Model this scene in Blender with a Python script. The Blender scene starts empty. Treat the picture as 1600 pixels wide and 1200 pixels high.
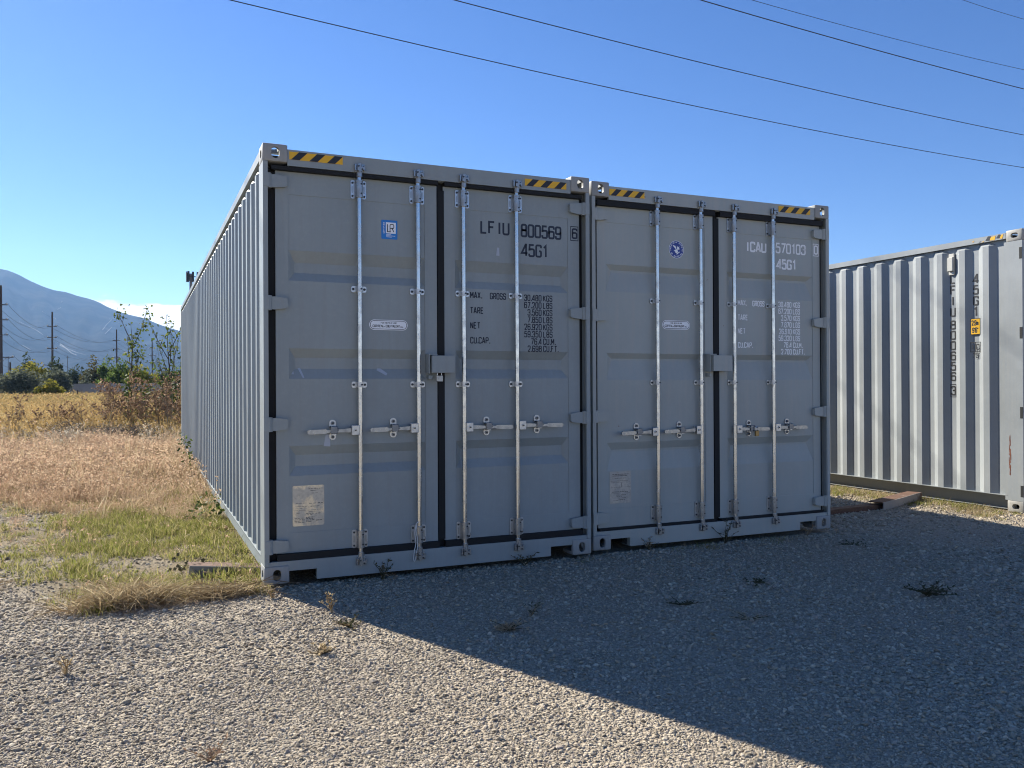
import bpy, bmesh, math, random
import numpy as np
from mathutils import Vector, Matrix, noise

random.seed(7)
rng = np.random.default_rng(7)
S = bpy.context.scene
COL = S.collection
R = math.radians

# ------------------------------------------------------------------ camera
CAM = Vector((-0.7321, -5.6477, 1.2962))
YAW, PITCH, ROLL, FPX = 0.4176, 0.0021, -0.0051, 1308.27
_f = Vector((math.sin(YAW) * math.cos(PITCH), math.cos(YAW) * math.cos(PITCH), math.sin(PITCH)))
_r = Vector((math.cos(YAW), -math.sin(YAW), 0))
_u = _r.cross(_f)
_r2 = math.cos(ROLL) * _r + math.sin(ROLL) * _u
_u2 = -math.sin(ROLL) * _r + math.cos(ROLL) * _u
cam = bpy.data.cameras.new('camera')
camo = bpy.data.objects.new('camera', cam)
COL.objects.link(camo)
m = Matrix((( _r2.x, _u2.x, -_f.x, CAM.x), (_r2.y, _u2.y, -_f.y, CAM.y), (_r2.z, _u2.z, -_f.z, CAM.z), (0, 0, 0, 1)))
camo.matrix_world = m
cam.sensor_width = 36
cam.lens = 36 * FPX / 1600
cam.clip_start = 0.05
cam.clip_end = 40000
S.camera = camo

# ------------------------------------------------------------------ sky, sun, exposure
SUN_EL = R(31.7)
SUN_H = Vector((-0.379, 0.925, 0)).normalized()
SUN = Vector((SUN_H.x * math.cos(SUN_EL), SUN_H.y * math.cos(SUN_EL), math.sin(SUN_EL)))
world = bpy.data.worlds.new('World')
S.world = world
world.use_nodes = True
wt = world.node_tree
for n in list(wt.nodes):
    wt.nodes.remove(n)
def wn(t, **k):
    n = wt.nodes.new(t)
    for a, b in k.items():
        setattr(n, a, b)
    return n
out = wn('ShaderNodeOutputWorld')
bg = wn('ShaderNodeBackground')
bg.inputs['Strength'].default_value = 0.052
sky = wn('ShaderNodeTexSky', sky_type='NISHITA')
sky.sun_disc = False
sky.sun_elevation = SUN_EL
sky.sun_rotation = math.atan2(SUN_H.x, SUN_H.y)
sky.altitude = 1400
sky.air_density = 1.0
sky.dust_density = 0.15
sky.ozone_density = 3.0
# a low bank of white cloud along the horizon, all the way round
tc = wn('ShaderNodeTexCoord')
sep = wn('ShaderNodeSeparateXYZ')
wt.links.new(tc.outputs['Generated'], sep.inputs[0])
mp = wn('ShaderNodeMapping')
mp.inputs['Scale'].default_value = (9, 9, 30)
wt.links.new(tc.outputs['Generated'], mp.inputs[0])
nz = wn('ShaderNodeTexNoise')
nz.inputs['Scale'].default_value = 1.0
nz.inputs['Detail'].default_value = 8
nz.inputs['Roughness'].default_value = 0.55
wt.links.new(mp.outputs[0], nz.inputs['Vector'])
top = wn('ShaderNodeMapRange')           # cloud only under ~6 degrees
top.inputs['From Min'].default_value = 0.112
top.inputs['From Max'].default_value = 0.060
top.inputs['To Min'].default_value = -0.22
top.inputs['To Max'].default_value = 0.40
wt.links.new(sep.outputs['Z'], top.inputs['Value'])
add = wn('ShaderNodeMath', operation='ADD')
wt.links.new(nz.outputs['Fac'], add.inputs[0])
wt.links.new(top.outputs[0], add.inputs[1])
ramp = wn('ShaderNodeMapRange', interpolation_type='SMOOTHSTEP')
ramp.inputs['From Min'].default_value = 0.50
ramp.inputs['From Max'].default_value = 0.585
wt.links.new(add.outputs[0], ramp.inputs['Value'])
mix = wn('ShaderNodeMix', data_type='RGBA')
hs = wn('ShaderNodeHueSaturation')
hs.inputs['Saturation'].default_value = 1.25
hs.inputs['Hue'].default_value = 0.513
wt.links.new(sky.outputs[0], hs.inputs['Color'])
wt.links.new(hs.outputs[0], mix.inputs['A'])
wt.links.new(ramp.outputs[0], mix.inputs['Factor'])
mix.inputs['B'].default_value = (9.5, 9.8, 10.2, 1)
wt.links.new(mix.outputs['Result'], bg.inputs['Color'])
wt.links.new(bg.outputs[0], out.inputs[0])

sun = bpy.data.lights.new('sun', 'SUN')
sun.energy = 4.2
sun.angle = R(0.5)
sun.color = (1.0, 0.955, 0.86)
suno = bpy.data.objects.new('sun', sun)
COL.objects.link(suno)
suno.rotation_euler = SUN.to_track_quat('Z', 'Y').to_euler()

S.render.engine = 'CYCLES'
S.view_settings.view_transform = 'Standard'
S.view_settings.look = 'None'
S.view_settings.gamma = 1
S.view_settings.use_curve_mapping = False
S.view_settings.exposure = 1.47
S.cycles.use_denoising = True
S.cycles.filter_width = 1.05
S.cycles.max_bounces = 6
S.cycles.diffuse_bounces = 3
S.cycles.transparent_max_bounces = 6
S.cycles.volume_bounces = 0

# ------------------------------------------------------------------ materials
def nodes(name):
    mt = bpy.data.materials.new(name)
    mt.use_nodes = True
    nt = mt.node_tree
    b = nt.nodes['Principled BSDF']
    return mt, nt, b
def N(nt, t, **k):
    n = nt.nodes.new(t)
    for a, b in k.items():
        setattr(n, a, b)
    return n
def noise_node(nt, scale, detail=4, rough=0.5, coord='Object', stretch=None):
    tc = N(nt, 'ShaderNodeTexCoord')
    src = tc.outputs[coord]
    if stretch:
        mpp = N(nt, 'ShaderNodeMapping')
        mpp.inputs['Scale'].default_value = stretch
        nt.links.new(src, mpp.inputs[0]); src = mpp.outputs[0]
    nn = N(nt, 'ShaderNodeTexNoise')
    nn.inputs['Scale'].default_value = scale
    nn.inputs['Detail'].default_value = detail
    nn.inputs['Roughness'].default_value = rough
    nt.links.new(src, nn.inputs['Vector'])
    return nn
def mixc(nt, fac, a, b):
    mx = N(nt, 'ShaderNodeMix', data_type='RGBA')
    for key, v in (('Factor', fac), ('A', a), ('B', b)):
        if isinstance(v, tuple): mx.inputs[key].default_value = (*v, 1)
        elif isinstance(v, float): mx.inputs[key].default_value = v
        else: nt.links.new(v, mx.inputs[key])
    return mx.outputs['Result']
def rng_map(nt, v, a, b, c=0.0, d=1.0):
    mr = N(nt, 'ShaderNodeMapRange')
    mr.inputs['From Min'].default_value = a; mr.inputs['From Max'].default_value = b
    mr.inputs['To Min'].default_value = c; mr.inputs['To Max'].default_value = d
    nt.links.new(v, mr.inputs['Value'])
    return mr.outputs[0]
def flat(name, col, rough=0.6, metal=0.0):
    mt, nt, b = nodes(name)
    b.inputs['Base Color'].default_value = (*col, 1)
    b.inputs['Roughness'].default_value = rough
    b.inputs['Metallic'].default_value = metal
    return mt
def paint(name, col, dirt=(0.20, 0.17, 0.13), amount=0.35, rough=0.42, rust=0.0, coat=0.0):
    """weathered container paint: broad fading, fine vertical runs of dust, chips of rust"""
    mt, nt, b = nodes(name)
    n1 = noise_node(nt, 1.4, 5, 0.6)
    n2 = noise_node(nt, 3.0, 6, 0.65, stretch=(9, 9, 0.5))
    n3 = noise_node(nt, 30, 4, 0.6)
    c1 = mixc(nt, rng_map(nt, n1.outputs['Fac'], 0.3, 0.7), tuple(x * 0.90 for x in col), tuple(min(1, x * 1.10) for x in col))
    c2 = mixc(nt, rng_map(nt, n2.outputs['Fac'], 0.44, 0.78, 0, amount), c1, dirt)
    c3 = mixc(nt, rng_map(nt, n3.outputs['Fac'], 0.5, 0.8, 0, 0.10), c2, (0.5, 0.48, 0.44))
    if rust > 0:
        n4 = noise_node(nt, 9, 6, 0.7)
        c3 = mixc(nt, rng_map(nt, n4.outputs['Fac'], 0.72 - rust, 0.75 - rust), c3, (0.16, 0.06, 0.025))
    nt.links.new(c3, b.inputs['Base Color'])
    nt.links.new(rng_map(nt, n1.outputs['Fac'], 0.3, 0.7, rough - 0.06, rough + 0.12), b.inputs['Roughness'])
    bp = N(nt, 'ShaderNodeBump')
    bp.inputs['Strength'].default_value = 0.13
    b.inputs['Coat Weight'].default_value = coat; b.inputs['Coat Roughness'].default_value = 0.14
    bp.inputs['Distance'].default_value = 0.012
    n5 = noise_node(nt, 3.2, 3, 0.5)
    nt.links.new(n5.outputs['Fac'], bp.inputs['Height'])
    nt.links.new(bp.outputs[0], b.inputs['Normal'])
    return mt
def galv(name, col=(0.62, 0.64, 0.65), brown=0.35, r0=.22, metal=.75):
    mt, nt, b = nodes(name)
    n1 = noise_node(nt, 22, 5, 0.7, stretch=(1, 1, 0.6))
    n2 = noise_node(nt, 3, 3, 0.6)
    f = N(nt, 'ShaderNodeMath', operation='MULTIPLY')
    nt.links.new(rng_map(nt, n1.outputs['Fac'], 0.45, 0.62), f.inputs[0])
    nt.links.new(rng_map(nt, n2.outputs['Fac'], 0.35, 0.65, 0.1, 1.0), f.inputs[1])
    g = N(nt, 'ShaderNodeMath', operation='MULTIPLY'); g.inputs[1].default_value = brown
    nt.links.new(f.outputs[0], g.inputs[0])
    nt.links.new(mixc(nt, g.outputs[0], col, (0.17, 0.145, 0.105)), b.inputs['Base Color'])
    b.inputs['Metallic'].default_value = metal
    nt.links.new(rng_map(nt, n1.outputs['Fac'], 0.3, 0.7, r0, r0 + .2), b.inputs['Roughness'])
    return mt
def rusty(name, grey=0.35):
    mt, nt, b = nodes(name)
    n1 = noise_node(nt, 5, 6, 0.7)
    n2 = noise_node(nt, 40, 4, 0.6)
    c = mixc(nt, rng_map(nt, n2.outputs['Fac'], 0.3, 0.7), (0.085, 0.045, 0.028), (0.175, 0.085, 0.048))
    c = mixc(nt, rng_map(nt, n1.outputs['Fac'], 0.62 - grey * 0.4, 0.78 - grey * 0.4), c, (0.30, 0.27, 0.24))
    nt.links.new(c, b.inputs['Base Color'])
    b.inputs['Roughness'].default_value = 0.85
    bp = N(nt, 'ShaderNodeBump'); bp.inputs['Strength'].default_value = 0.4; bp.inputs['Distance'].default_value = 0.004
    nt.links.new(n2.outputs['Fac'], bp.inputs['Height']); nt.links.new(bp.outputs[0], b.inputs['Normal'])
    return mt
def leafy(name, cols, trans=0.45, island=True, gloss=0.0):
    """thin plant matter: diffuse plus translucent, each leaf its own tint"""
    mt = bpy.data.materials.new(name)
    mt.use_nodes = True
    nt = mt.node_tree
    nt.nodes.clear()
    o = N(nt, 'ShaderNodeOutputMaterial')
    if island:
        g = N(nt, 'ShaderNodeNewGeometry'); v = g.outputs['Random Per Island']
    else:
        g = N(nt, 'ShaderNodeObjectInfo'); v = g.outputs['Random']
    cr = N(nt, 'ShaderNodeValToRGB')
    el = cr.color_ramp.elements
    el[0].color = (*cols[0], 1); el[1].color = (*cols[-1], 1)
    for i, c in enumerate(cols[1:-1]):
        e = el.new((i + 1) / (len(cols) - 1)); e.color = (*c, 1)
    nt.links.new(v, cr.inputs[0])
    d = N(nt, 'ShaderNodeBsdfDiffuse'); t = N(nt, 'ShaderNodeBsdfTranslucent')
    nt.links.new(cr.outputs[0], d.inputs[0]); nt.links.new(cr.outputs[0], t.inputs[0])
    mx = N(nt, 'ShaderNodeMixShader'); mx.inputs[0].default_value = trans
    nt.links.new(d.outputs[0], mx.inputs[1]); nt.links.new(t.outputs[0], mx.inputs[2])
    last = mx.outputs[0]
    if gloss > 0:
        gl = N(nt, 'ShaderNodeBsdfGlossy'); gl.inputs['Roughness'].default_value = 0.5
        m2 = N(nt, 'ShaderNodeMixShader'); m2.inputs[0].default_value = gloss
        nt.links.new(last, m2.inputs[1]); nt.links.new(gl.outputs[0], m2.inputs[2]); last = m2.outputs[0]
    nt.links.new(last, o.inputs[0])
    return mt

M = {}
M['paintA'] = paint('blue_grey_paint', (0.262, 0.298, 0.300), dirt=(0.23, 0.21, 0.18), amount=0.22, rough=0.46, rust=0.0)
M['paintB'] = paint('dusty_grey_paint', (0.335, 0.365, 0.345), dirt=(0.42, 0.39, 0.34), amount=0.55, rust=0.01)
M['paintC'] = paint('pale_grey_paint', (0.285, 0.305, 0.310), dirt=(0.36, 0.345, 0.305), amount=0.30, rust=0.0)
M['castA'] = paint('worn_casting_paint', (0.31, 0.315, 0.30), dirt=(0.20, 0.15, 0.10), amount=0.35, rough=0.6, rust=0.06)
M['castC'] = paint('worn_pale_casting_paint', (0.34, 0.33, 0.30), dirt=(0.22, 0.15, 0.09), amount=0.5, rough=0.6, rust=0.07)
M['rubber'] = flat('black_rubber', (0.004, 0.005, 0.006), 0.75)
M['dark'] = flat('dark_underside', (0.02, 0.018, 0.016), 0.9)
M['galv'] = galv('galvanised_steel', (.36, .375, .38), .45)
M['galv_clean'] = galv('bright_zinc', (0.50, 0.52, 0.53), 0.25)
M['rod'] = galv('rod_zinc', (.58, .60, .60), .35, .14, .95)
M['reflect_dark'] = galv('zinc_reflecting_dark', (.17, .19, .22), .3)  # catch zinc with a dark reflection put into its base colour
M['bolt'] = flat('dark_bolt_steel', (0.05, 0.055, 0.06), 0.45, 0.6)
M['navy'] = flat('navy_lettering', (0.012, 0.020, 0.040), 0.5)
M['white_print'] = flat('white_lettering', (0.86, 0.87, 0.86), 0.55)
M['black_print'] = flat('black_lettering', (0.012, 0.012, 0.014), 0.5)
M['yellow'] = flat('yellow_tape', (0.78, 0.42, 0.008), 0.45)
M['tape_black'] = flat('black_tape', (0.010, 0.010, 0.012), 0.45)
M['blue_sticker'] = flat('blue_sticker', (0.010, 0.19, 0.56), 0.4)
M['deep_blue'] = flat('deep_blue_sticker', (0.018, 0.045, 0.26), 0.4)
M['white_sticker'] = flat('white_sticker', (0.84, 0.86, 0.88), 0.4)
M['grey_print'] = flat('faded_print', (0.10, 0.10, 0.10), 0.6)
def plate_mat(name, a, b_):
    mt, nt, b = nodes(name)
    n1 = noise_node(nt, 9, 4, 0.6); n2 = noise_node(nt, 60, 3, 0.6)
    c = mixc(nt, rng_map(nt, n1.outputs['Fac'], 0.44, 0.54), a, b_)
    c = mixc(nt, rng_map(nt, n2.outputs['Fac'], 0.45, 0.75, 0, 0.4), c, (0.22, 0.20, 0.17))
    nt.links.new(c, b.inputs['Base Color']); b.inputs['Roughness'].default_value = 0.38; b.inputs['Metallic'].default_value = 0.25
    return mt
M['plate'] = plate_mat('weathered_plate', (0.80, 0.68, 0.47), (0.50, 0.47, 0.40))
M['plateB'] = plate_mat('dull_plate', (0.50, 0.47, 0.41), (0.40, 0.39, 0.36))
M['residue'] = flat('tape_residue', (0.40, 0.44, 0.50), 0.7)
M['brass'] = flat('tarnished_brass', (0.28, 0.20, 0.09), 0.4, 0.8)
M['rust'] = rusty('rusty_steel', 0.0)
M['rust_grey'] = rusty('rusty_grey_steel', 0.75)
M['rust_stain'] = flat('rust_stain', (0.24, 0.085, 0.045), 0.9)
M['cable'] = flat('black_cable', (0.02, 0.02, 0.022), 0.7)
M['wood'] = flat('weathered_pole_wood', (0.075, 0.058, 0.045), 0.9)
M['insulator'] = flat('pale_insulator', (0.6, 0.6, 0.58), 0.3)
M['wire'] = flat('pale_wire', (0.62, 0.62, 0.60), 0.5)
M['vent'] = flat('vent_plastic', (0.52, 0.50, 0.44), 0.5)

# ------------------------------------------------------------------ mesh helpers
class MB:
    """collects boxes, prisms, tubes and faces for ONE mesh object"""
    def __init__(s):
        s.v = []; s.f = []; s.mi = []
    def add(s, vs, fs, mi=0):
        o = len(s.v)
        s.v += [tuple(p) for p in vs]
        s.f += [tuple(i + o for i in f) for f in fs]
        s.mi += [mi] * len(fs)
        return s
    def box(s, x0, x1, y0, y1, z0, z1, mi=0, ch=0.0):
        if ch <= 0:
            vs = [(x0, y0, z0), (x1, y0, z0), (x1, y1, z0), (x0, y1, z0), (x0, y0, z1), (x1, y0, z1), (x1, y1, z1), (x0, y1, z1)]
            fs = [(3, 2, 1, 0), (4, 5, 6, 7), (0, 1, 5, 4), (1, 2, 6, 5), (2, 3, 7, 6), (3, 0, 4, 7)]
            return s.add(vs, fs, mi)
        bm = bmesh.new()
        bmesh.ops.create_cube(bm, size=1)
        for v in bm.verts:
            v.co = Vector(((x0 + x1) / 2 + v.co.x * (x1 - x0), (y0 + y1) / 2 + v.co.y * (y1 - y0), (z0 + z1) / 2 + v.co.z * (z1 - z0)))
        bmesh.ops.bevel(bm, geom=bm.edges[:], offset=ch, segments=1, affect='EDGES')
        return s.bm(bm, mi)
    def bm(s, bm, mi=0):
        bm.verts.index_update()
        s.add([v.co[:] for v in bm.verts], [[v.index for v in f.verts] for f in bm.faces], mi)
        bm.free()
        return s
    def prism(s, pts, y0, y1, mi=0):
        """outline in x,z (counter-clockwise seen from -y) extruded from y0 to y1"""
        n = len(pts)
        vs = [(x, y0, z) for x, z in pts] + [(x, y1, z) for x, z in pts]
        fs = [tuple(range(n)), tuple(range(2 * n - 1, n - 1, -1))]
        fs += [(i, i + n, (i + 1) % n + n, (i + 1) % n) for i in range(n)]
        return s.add(vs, fs, mi)
    def tube(s, pts, r, n=8, mi=0, cap=True):
        pts = [Vector(p) for p in pts]
        rs = r if isinstance(r, (list, tuple)) else [r] * len(pts)
        vs = []; fs = []
        ref = None
        for i, p in enumerate(pts):
            t = (pts[min(i + 1, len(pts) - 1)] - pts[max(i - 1, 0)])
            t = t.normalized() if t.length > 1e-9 else Vector((0, 0, 1))
            if ref is None:
                ref = t.cross(Vector((0, 0, 1)) if abs(t.z) < 0.9 else Vector((1, 0, 0))).normalized()
            a = (ref - t * ref.dot(t))
            a = a.normalized() if a.length > 1e-6 else t.orthogonal().normalized()
            ref = a
            b = t.cross(a)
            for k in range(n):
                q = 2 * math.pi * k / n
                vs.append(p + (a * math.cos(q) + b * math.sin(q)) * rs[i])
        for i in range(len(pts) - 1):
            for k in range(n):
                fs.append((i * n + k, i * n + (k + 1) % n, (i + 1) * n + (k + 1) % n, (i + 1) * n + k))
        if cap:
            fs.append(tuple(range(n - 1, -1, -1)))
            fs.append(tuple(range((len(pts) - 1) * n, len(pts) * n)))
        return s.add(vs, fs, mi)
    def cyl(s, c, r, h, axis='z', n=16, mi=0):
        c = Vector(c); a = {'x': Vector((1, 0, 0)), 'y': Vector((0, 1, 0)), 'z': Vector((0, 0, 1))}[axis]
        return s.tube([c - a * h / 2, c + a * h / 2], r, n, mi)
    def mesh(s, name, mats, smooth=False):
        me = bpy.data.meshes.new(name)
        me.from_pydata(s.v, [], s.f)
        for mt in (mats if isinstance(mats, (list, tuple)) else [mats]):
            me.materials.append(mt)
        me.polygons.foreach_set('material_index', s.mi)
        if smooth:
            me.polygons.foreach_set('use_smooth', [True] * len(me.polygons))
        me.update()
        return me
    def build(s, name, mats, parent=None, loc=(0, 0, 0), smooth=False, recalc=False):
        me = s.mesh(name, mats, smooth)
        if recalc:
            b = bmesh.new(); b.from_mesh(me)
            bmesh.ops.recalc_face_normals(b, faces=b.faces[:]); b.to_mesh(me); b.free()
        return link(name, me, parent, loc)
def link(name, me, parent=None, loc=(0, 0, 0), rot=None, scale=None):
    o = bpy.data.objects.new(name, me)
    COL.objects.link(o)
    o.parent = parent
    o.location = loc
    if rot: o.rotation_euler = rot
    if scale: o.scale = scale
    return o
def tag(o, label, cat, group=None):
    o['label'] = label; o['category'] = cat
    if group: o['group'] = group
    return o
def empty(name, loc, label, cat, group=None, rz=0.0):
    o = bpy.data.objects.new(name, None)
    o.empty_display_size = 0.2
    COL.objects.link(o); o.location = loc; o.rotation_euler = (0, 0, rz)
    return tag(o, label, cat, group)
def auto_smooth(me, ang=35):
    try:
        me.polygons.foreach_set('use_smooth', [True] * len(me.polygons))
        me.set_sharp_from_angle(angle=R(ang))
    except Exception:
        pass
def rrect(x0, x1, z0, z1, r, n=5):
    pts = []
    for cx, cz, a0 in ((x1 - r, z0 + r, -90), (x1 - r, z1 - r, 0), (x0 + r, z1 - r, 90), (x0 + r, z0 + r, 180)):
        for k in range(n + 1):
            a = R(a0 + 90 * k / n)
            pts.append((cx + r * math.cos(a), cz + r * math.sin(a)))
    return pts

# ------------------------------------------------------------------ stencil lettering (stroke glyphs, 0.5 wide by 1 high)
G = {
 '0': [('c', [(0, 0), (.5, 0), (.5, 1), (0, 1)])], 'O': [('c', [(0, 0), (.5, 0), (.5, 1), (0, 1)])],
 '1': [('o', [(.08, .80), (.28, 1), (.28, 0)], 0)],
 '2': [('o', [(0, .74), (0, 1), (.5, 1), (.5, .56), (0, .0), (.52, 0)], .17)],
 '3': [('o', [(0, .76), (0, 1), (.5, 1), (.5, .53), (.16, .53)]), ('o', [(.16, .53), (.5, .53), (.5, 0), (0, 0), (0, .24)])],
 '4': [('o', [(.40, 0), (.40, 1), (.36, 1), (-.04, .24), (.54, .24)], 0)],
 '5': [('o', [(.47, 1), (.05, 1), (.02, .52), (.03, .50)], 0), ('o', [(.02, .52), (.10, .62), (.5, .62), (.5, 0), (0, 0), (0, .22)])],
 '6': [('c', [(0, 0), (.5, 0), (.5, .58), (0, .58)]), ('o', [(0, .35), (0, 1), (.5, 1), (.5, .78)])],
 '7': [('o', [(0, 1), (.5, 1), (.16, 0)], 0)],
 '8': [('c', [(0, 0), (.5, 0), (.5, .53), (0, .53)]), ('c', [(.02, .53), (.48, .53), (.48, 1), (.02, 1)])],
 '9': [('c', [(0, .42), (.5, .42), (.5, 1), (0, 1)]), ('o', [(.5, .65), (.5, 0), (0, 0), (0, .22)])],
 'L': [('o', [(0, 1), (0, 0), (.46, 0)], 0)], 'F': [('o', [(0, 0), (0, 1), (.48, 1)], 0), ('o', [(0, .54), (.40, .54)], 0)],
 'E': [('o', [(.46, 0), (0, 0), (0, 1), (.46, 1)], 0), ('o', [(0, .54), (.38, .54)], 0)],
 'I': [('o', [(.25, 0), (.25, 1)], 0)], 'U': [('o', [(0, 1), (0, 0), (.5, 0), (.5, 1)])],
 'C': [('o', [(.5, .74), (.5, 1), (0, 1), (0, 0), (.5, 0), (.5, .26)])],
 'G': [('o', [(.5, .76), (.5, 1), (0, 1), (0, 0), (.5, 0), (.5, .48), (.30, .48)])],
 'A': [('o', [(-.02, 0), (.22, 1), (.28, 1), (.52, 0)], 0), ('o', [(.06, .28), (.44, .28)], 0)],
 'M': [('o', [(0, 0), (0, 1)], 0), ('o', [(.02, 1), (.30, .3)], 0), ('o', [(.30, .3), (.58, 1)], 0), ('o', [(.60, 1), (.60, 0)], 0)], 'N': [('o', [(0, 0), (0, 1)], 0), ('o', [(.02, 1), (.48, 0)], 0), ('o', [(.5, 0), (.5, 1)], 0)],
 'X': [('o', [(0, 0), (.5, 1)], 0), ('o', [(0, 1), (.5, 0)], 0)], 'T': [('o', [(0, 1), (.52, 1)], 0), ('o', [(.26, 1), (.26, 0)], 0)],
 'R': [('o', [(0, 0), (0, 1), (.5, 1), (.5, .48), (0, .48)]), ('o', [(.26, .48), (.5, 0)], 0)],
 'P': [('o', [(0, 0), (0, 1), (.5, 1), (.5, .46), (0, .46)])], 'B': [('c', [(0, 0), (.5, 0), (.5, .53), (0, .53)]), ('c', [(0, .53), (.48, .53), (.48, 1), (0, 1)])],
 'S': [('o', [(.5, .76), (.5, 1), (0, 1), (0, .53), (.5, .53), (.5, 0), (0, 0), (0, .24)])],
 'K': [('o', [(0, 0), (0, 1)], 0), ('o', [(.5, 1), (.02, .44)], 0), ('o', [(.16, .58), (.52, 0)], 0)],
 'D': [('c', [(0, 0), (.5, 0), (.5, 1), (0, 1)])], 'Q': [('c', [(0, 0), (.5, 0), (.5, 1), (0, 1)]), ('o', [(.3, .2), (.55, -.06)], 0)],
 'V': [('o', [(0, 1), (.25, 0), (.5, 1)], 0)], 'H': [('o', [(0, 0), (0, 1)], 0), ('o', [(.5, 0), (.5, 1)], 0), ('o', [(0, .52), (.5, .52)], 0)],
 '.': [('o', [(.07, -.06), (.07, .14)], 0)], "'": [('o', [(.1, 1), (.1, .74)], 0)], '"': [('o', [(.04, 1), (.04, .74)], 0), ('o', [(.2, 1), (.2, .74)], 0)],
 'm': [('o', [(0, 0), (0, .62), (.26, .62), (.26, 0)], .1), ('o', [(.26, .4), (.26, .62), (.52, .62), (.52, 0)], .1)],
}
ADV = {'.': .30, "'": .3, '"': .4, 'I': .62, '1': .62, 'M': .88, ' ': .52, 'm': .78}
def fillet(pts, r, closed):
    n = len(pts); res = []
    for i, p in enumerate(pts):
        if not closed and i in (0, n - 1) or r <= 0:
            res.append(Vector(p)); continue
        a = Vector(pts[i - 1]) - Vector(p); b = Vector(pts[(i + 1) % n]) - Vector(p)
        d = min(r, a.length * .48, b.length * .48)
        p = Vector(p); s = p + a.normalized() * d; e = p + b.normalized() * d
        for k in range(6):
            t = k / 5
            res.append((1 - t) ** 2 * s + 2 * t * (1 - t) * p + t * t * e)
    return res
def ribbon(mb, pts, w, closed, place, mi=0):
    n = len(pts); vs = []
    for i in range(n):
        p = pts[i]
        a = pts[i - 1] if (closed or i > 0) else None
        b = pts[(i + 1) % n] if (closed or i < n - 1) else None
        d1 = (p - a).normalized() if a is not None and (p - a).length > 1e-9 else None
        d2 = (b - p).normalized() if b is not None and (b - p).length > 1e-9 else None
        d1 = d1 or d2; d2 = d2 or d1
        t = (d1 + d2)
        t = t.normalized() if t.length > 1e-6 else d1
        nn = Vector((-t.y, t.x)); k = max(.45, nn.dot(Vector((-d1.y, d1.x))))
        vs += [place(p + nn * (w / 2 / k)), place(p - nn * (w / 2 / k))]
    fs = [(2 * i, 2 * i + 1, (2 * i + 3) % (2 * n), (2 * i + 2) % (2 * n)) for i in range(n if closed else n - 1)]
    mb.add(vs, fs, mi)
def text(mb, s, x, z, h, y, wf=1.0, sw=.12, gap=.22, mi=0, plane=None, end=None, spread=None):
    """stencil a line of lettering: left end x, baseline z, cap height h, on the plane y (facing -y)"""
    def width(g): 
        tot = 0
        for ch in s: tot += ADV.get(ch, .5 + gap)
        return tot * h * wf
    if spread: wf = wf * spread / (width(0))
    if end is not None: x = end - width(0) + gap * h * wf
    for ch in s:
        for st in G.get(ch, []):
            kind, pts = st[0], st[1]
            r = st[2] if len(st) > 2 else .15
            pl = fillet(pts, r, kind == 'c')
            pl = [Vector((q[0] * wf * h, (sw / 2 + q[1] * (1 - sw)) * h)) for q in pl]
            if plane: ribbon(mb, pl, sw * h, kind == 'c', lambda q, x=x: plane(x + q.x, z + q.y), mi)
            else: ribbon(mb, pl, sw * h, kind == 'c', lambda q, x=x: (x + q.x, y, z + q.y), mi)
        x += ADV.get(ch, .5 + gap) * h * wf
    return x

# ------------------------------------------------------------------ ground
GZ = -0.03
def fbm(x, y, s, o=3):
    return sum(noise.noise(Vector((x * s * 2 ** k, y * s * 2 ** k, 3.7 + k))) / 2 ** k for k in range(o))
def sst(a, b, t):
    t = max(0.0, min(1.0, (t - a) / (b - a))); return t * t * (3 - 2 * t)
def field_mask(x, y):
    """1 where weeds and grass hold the soil, 0 on the gravel yard"""
    n = fbm(x, y, 0.9) * 0.55 + fbm(x, y, 3.1, 2) * 0.18
    yb = -0.02 + 1.6 * sst(-1.0, -2.0, x) + 0.35 * n
    left = sst(-0.25, 0.35, y - yb) * sst(0.25, 0.02, x + 0.06 * n)
    if y < 4.6: left *= 0.45 + 0.55 * sst(-0.35, 0.25, n + 0.55 * sst(-2.1, -0.7, x) - 0.15)
    back = sst(12.6, 13.6, y + 0.4 * n)
    strip = 0.75 * sst(6.75, 7.2, x + 0.35 * n) * sst(8.0, 7.5, x) * sst(-0.25, 0.35, y + 0.2 * n)
    return max(left, back, strip)
def ground_z(x, y):
    d = math.hypot(x + 0.7, y + 5.6)
    z = GZ + 0.012 * fbm(x, y, 0.55, 3) * min(1, 12 / (d + 1))
    if -0.05 < x < 5.0 and 0.05 < y < 12.3: z = min(z, GZ - 0.005)
    return z
def axis_vals(lo, hi, a, b, step, growth):
    v = list(np.arange(a, b + 1e-6, step)); st = step; p = b
    while p < hi: st *= growth; p += st; v.append(min(p, hi))
    st = step; p = a; l = []
    while p > lo: st *= growth; p -= st; l.append(max(p, lo))
    return l[::-1] + v
gx = axis_vals(-7000, 7000, -4.5, 8.5, 0.11, 1.22)
gy = axis_vals(-300, 5200, -5.2, 8.0, 0.11, 1.22)
gv = []; ga = []
for yy in gy:
    for xx in gx:
        gv.append((xx, yy, ground_z(xx, yy))); ga.append(field_mask(xx, yy))
nx = len(gx)
gf = [(j * nx + i, j * nx + i + 1, (j + 1) * nx + i + 1, (j + 1) * nx + i) for j in range(len(gy) - 1) for i in range(nx - 1)]
gm = bpy.data.meshes.new('ground'); gm.from_pydata(gv, [], gf)
at = gm.attributes.new('field', 'FLOAT', 'POINT'); at.data.foreach_set('value', ga)
gm.polygons.foreach_set('use_smooth', [True] * len(gf))
mt, nt, b = nodes('gravel_and_soil')
vor = N(nt, 'ShaderNodeTexVoronoi'); vor.inputs['Scale'].default_value = 62; vor.inputs['Randomness'].default_value = 1
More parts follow.
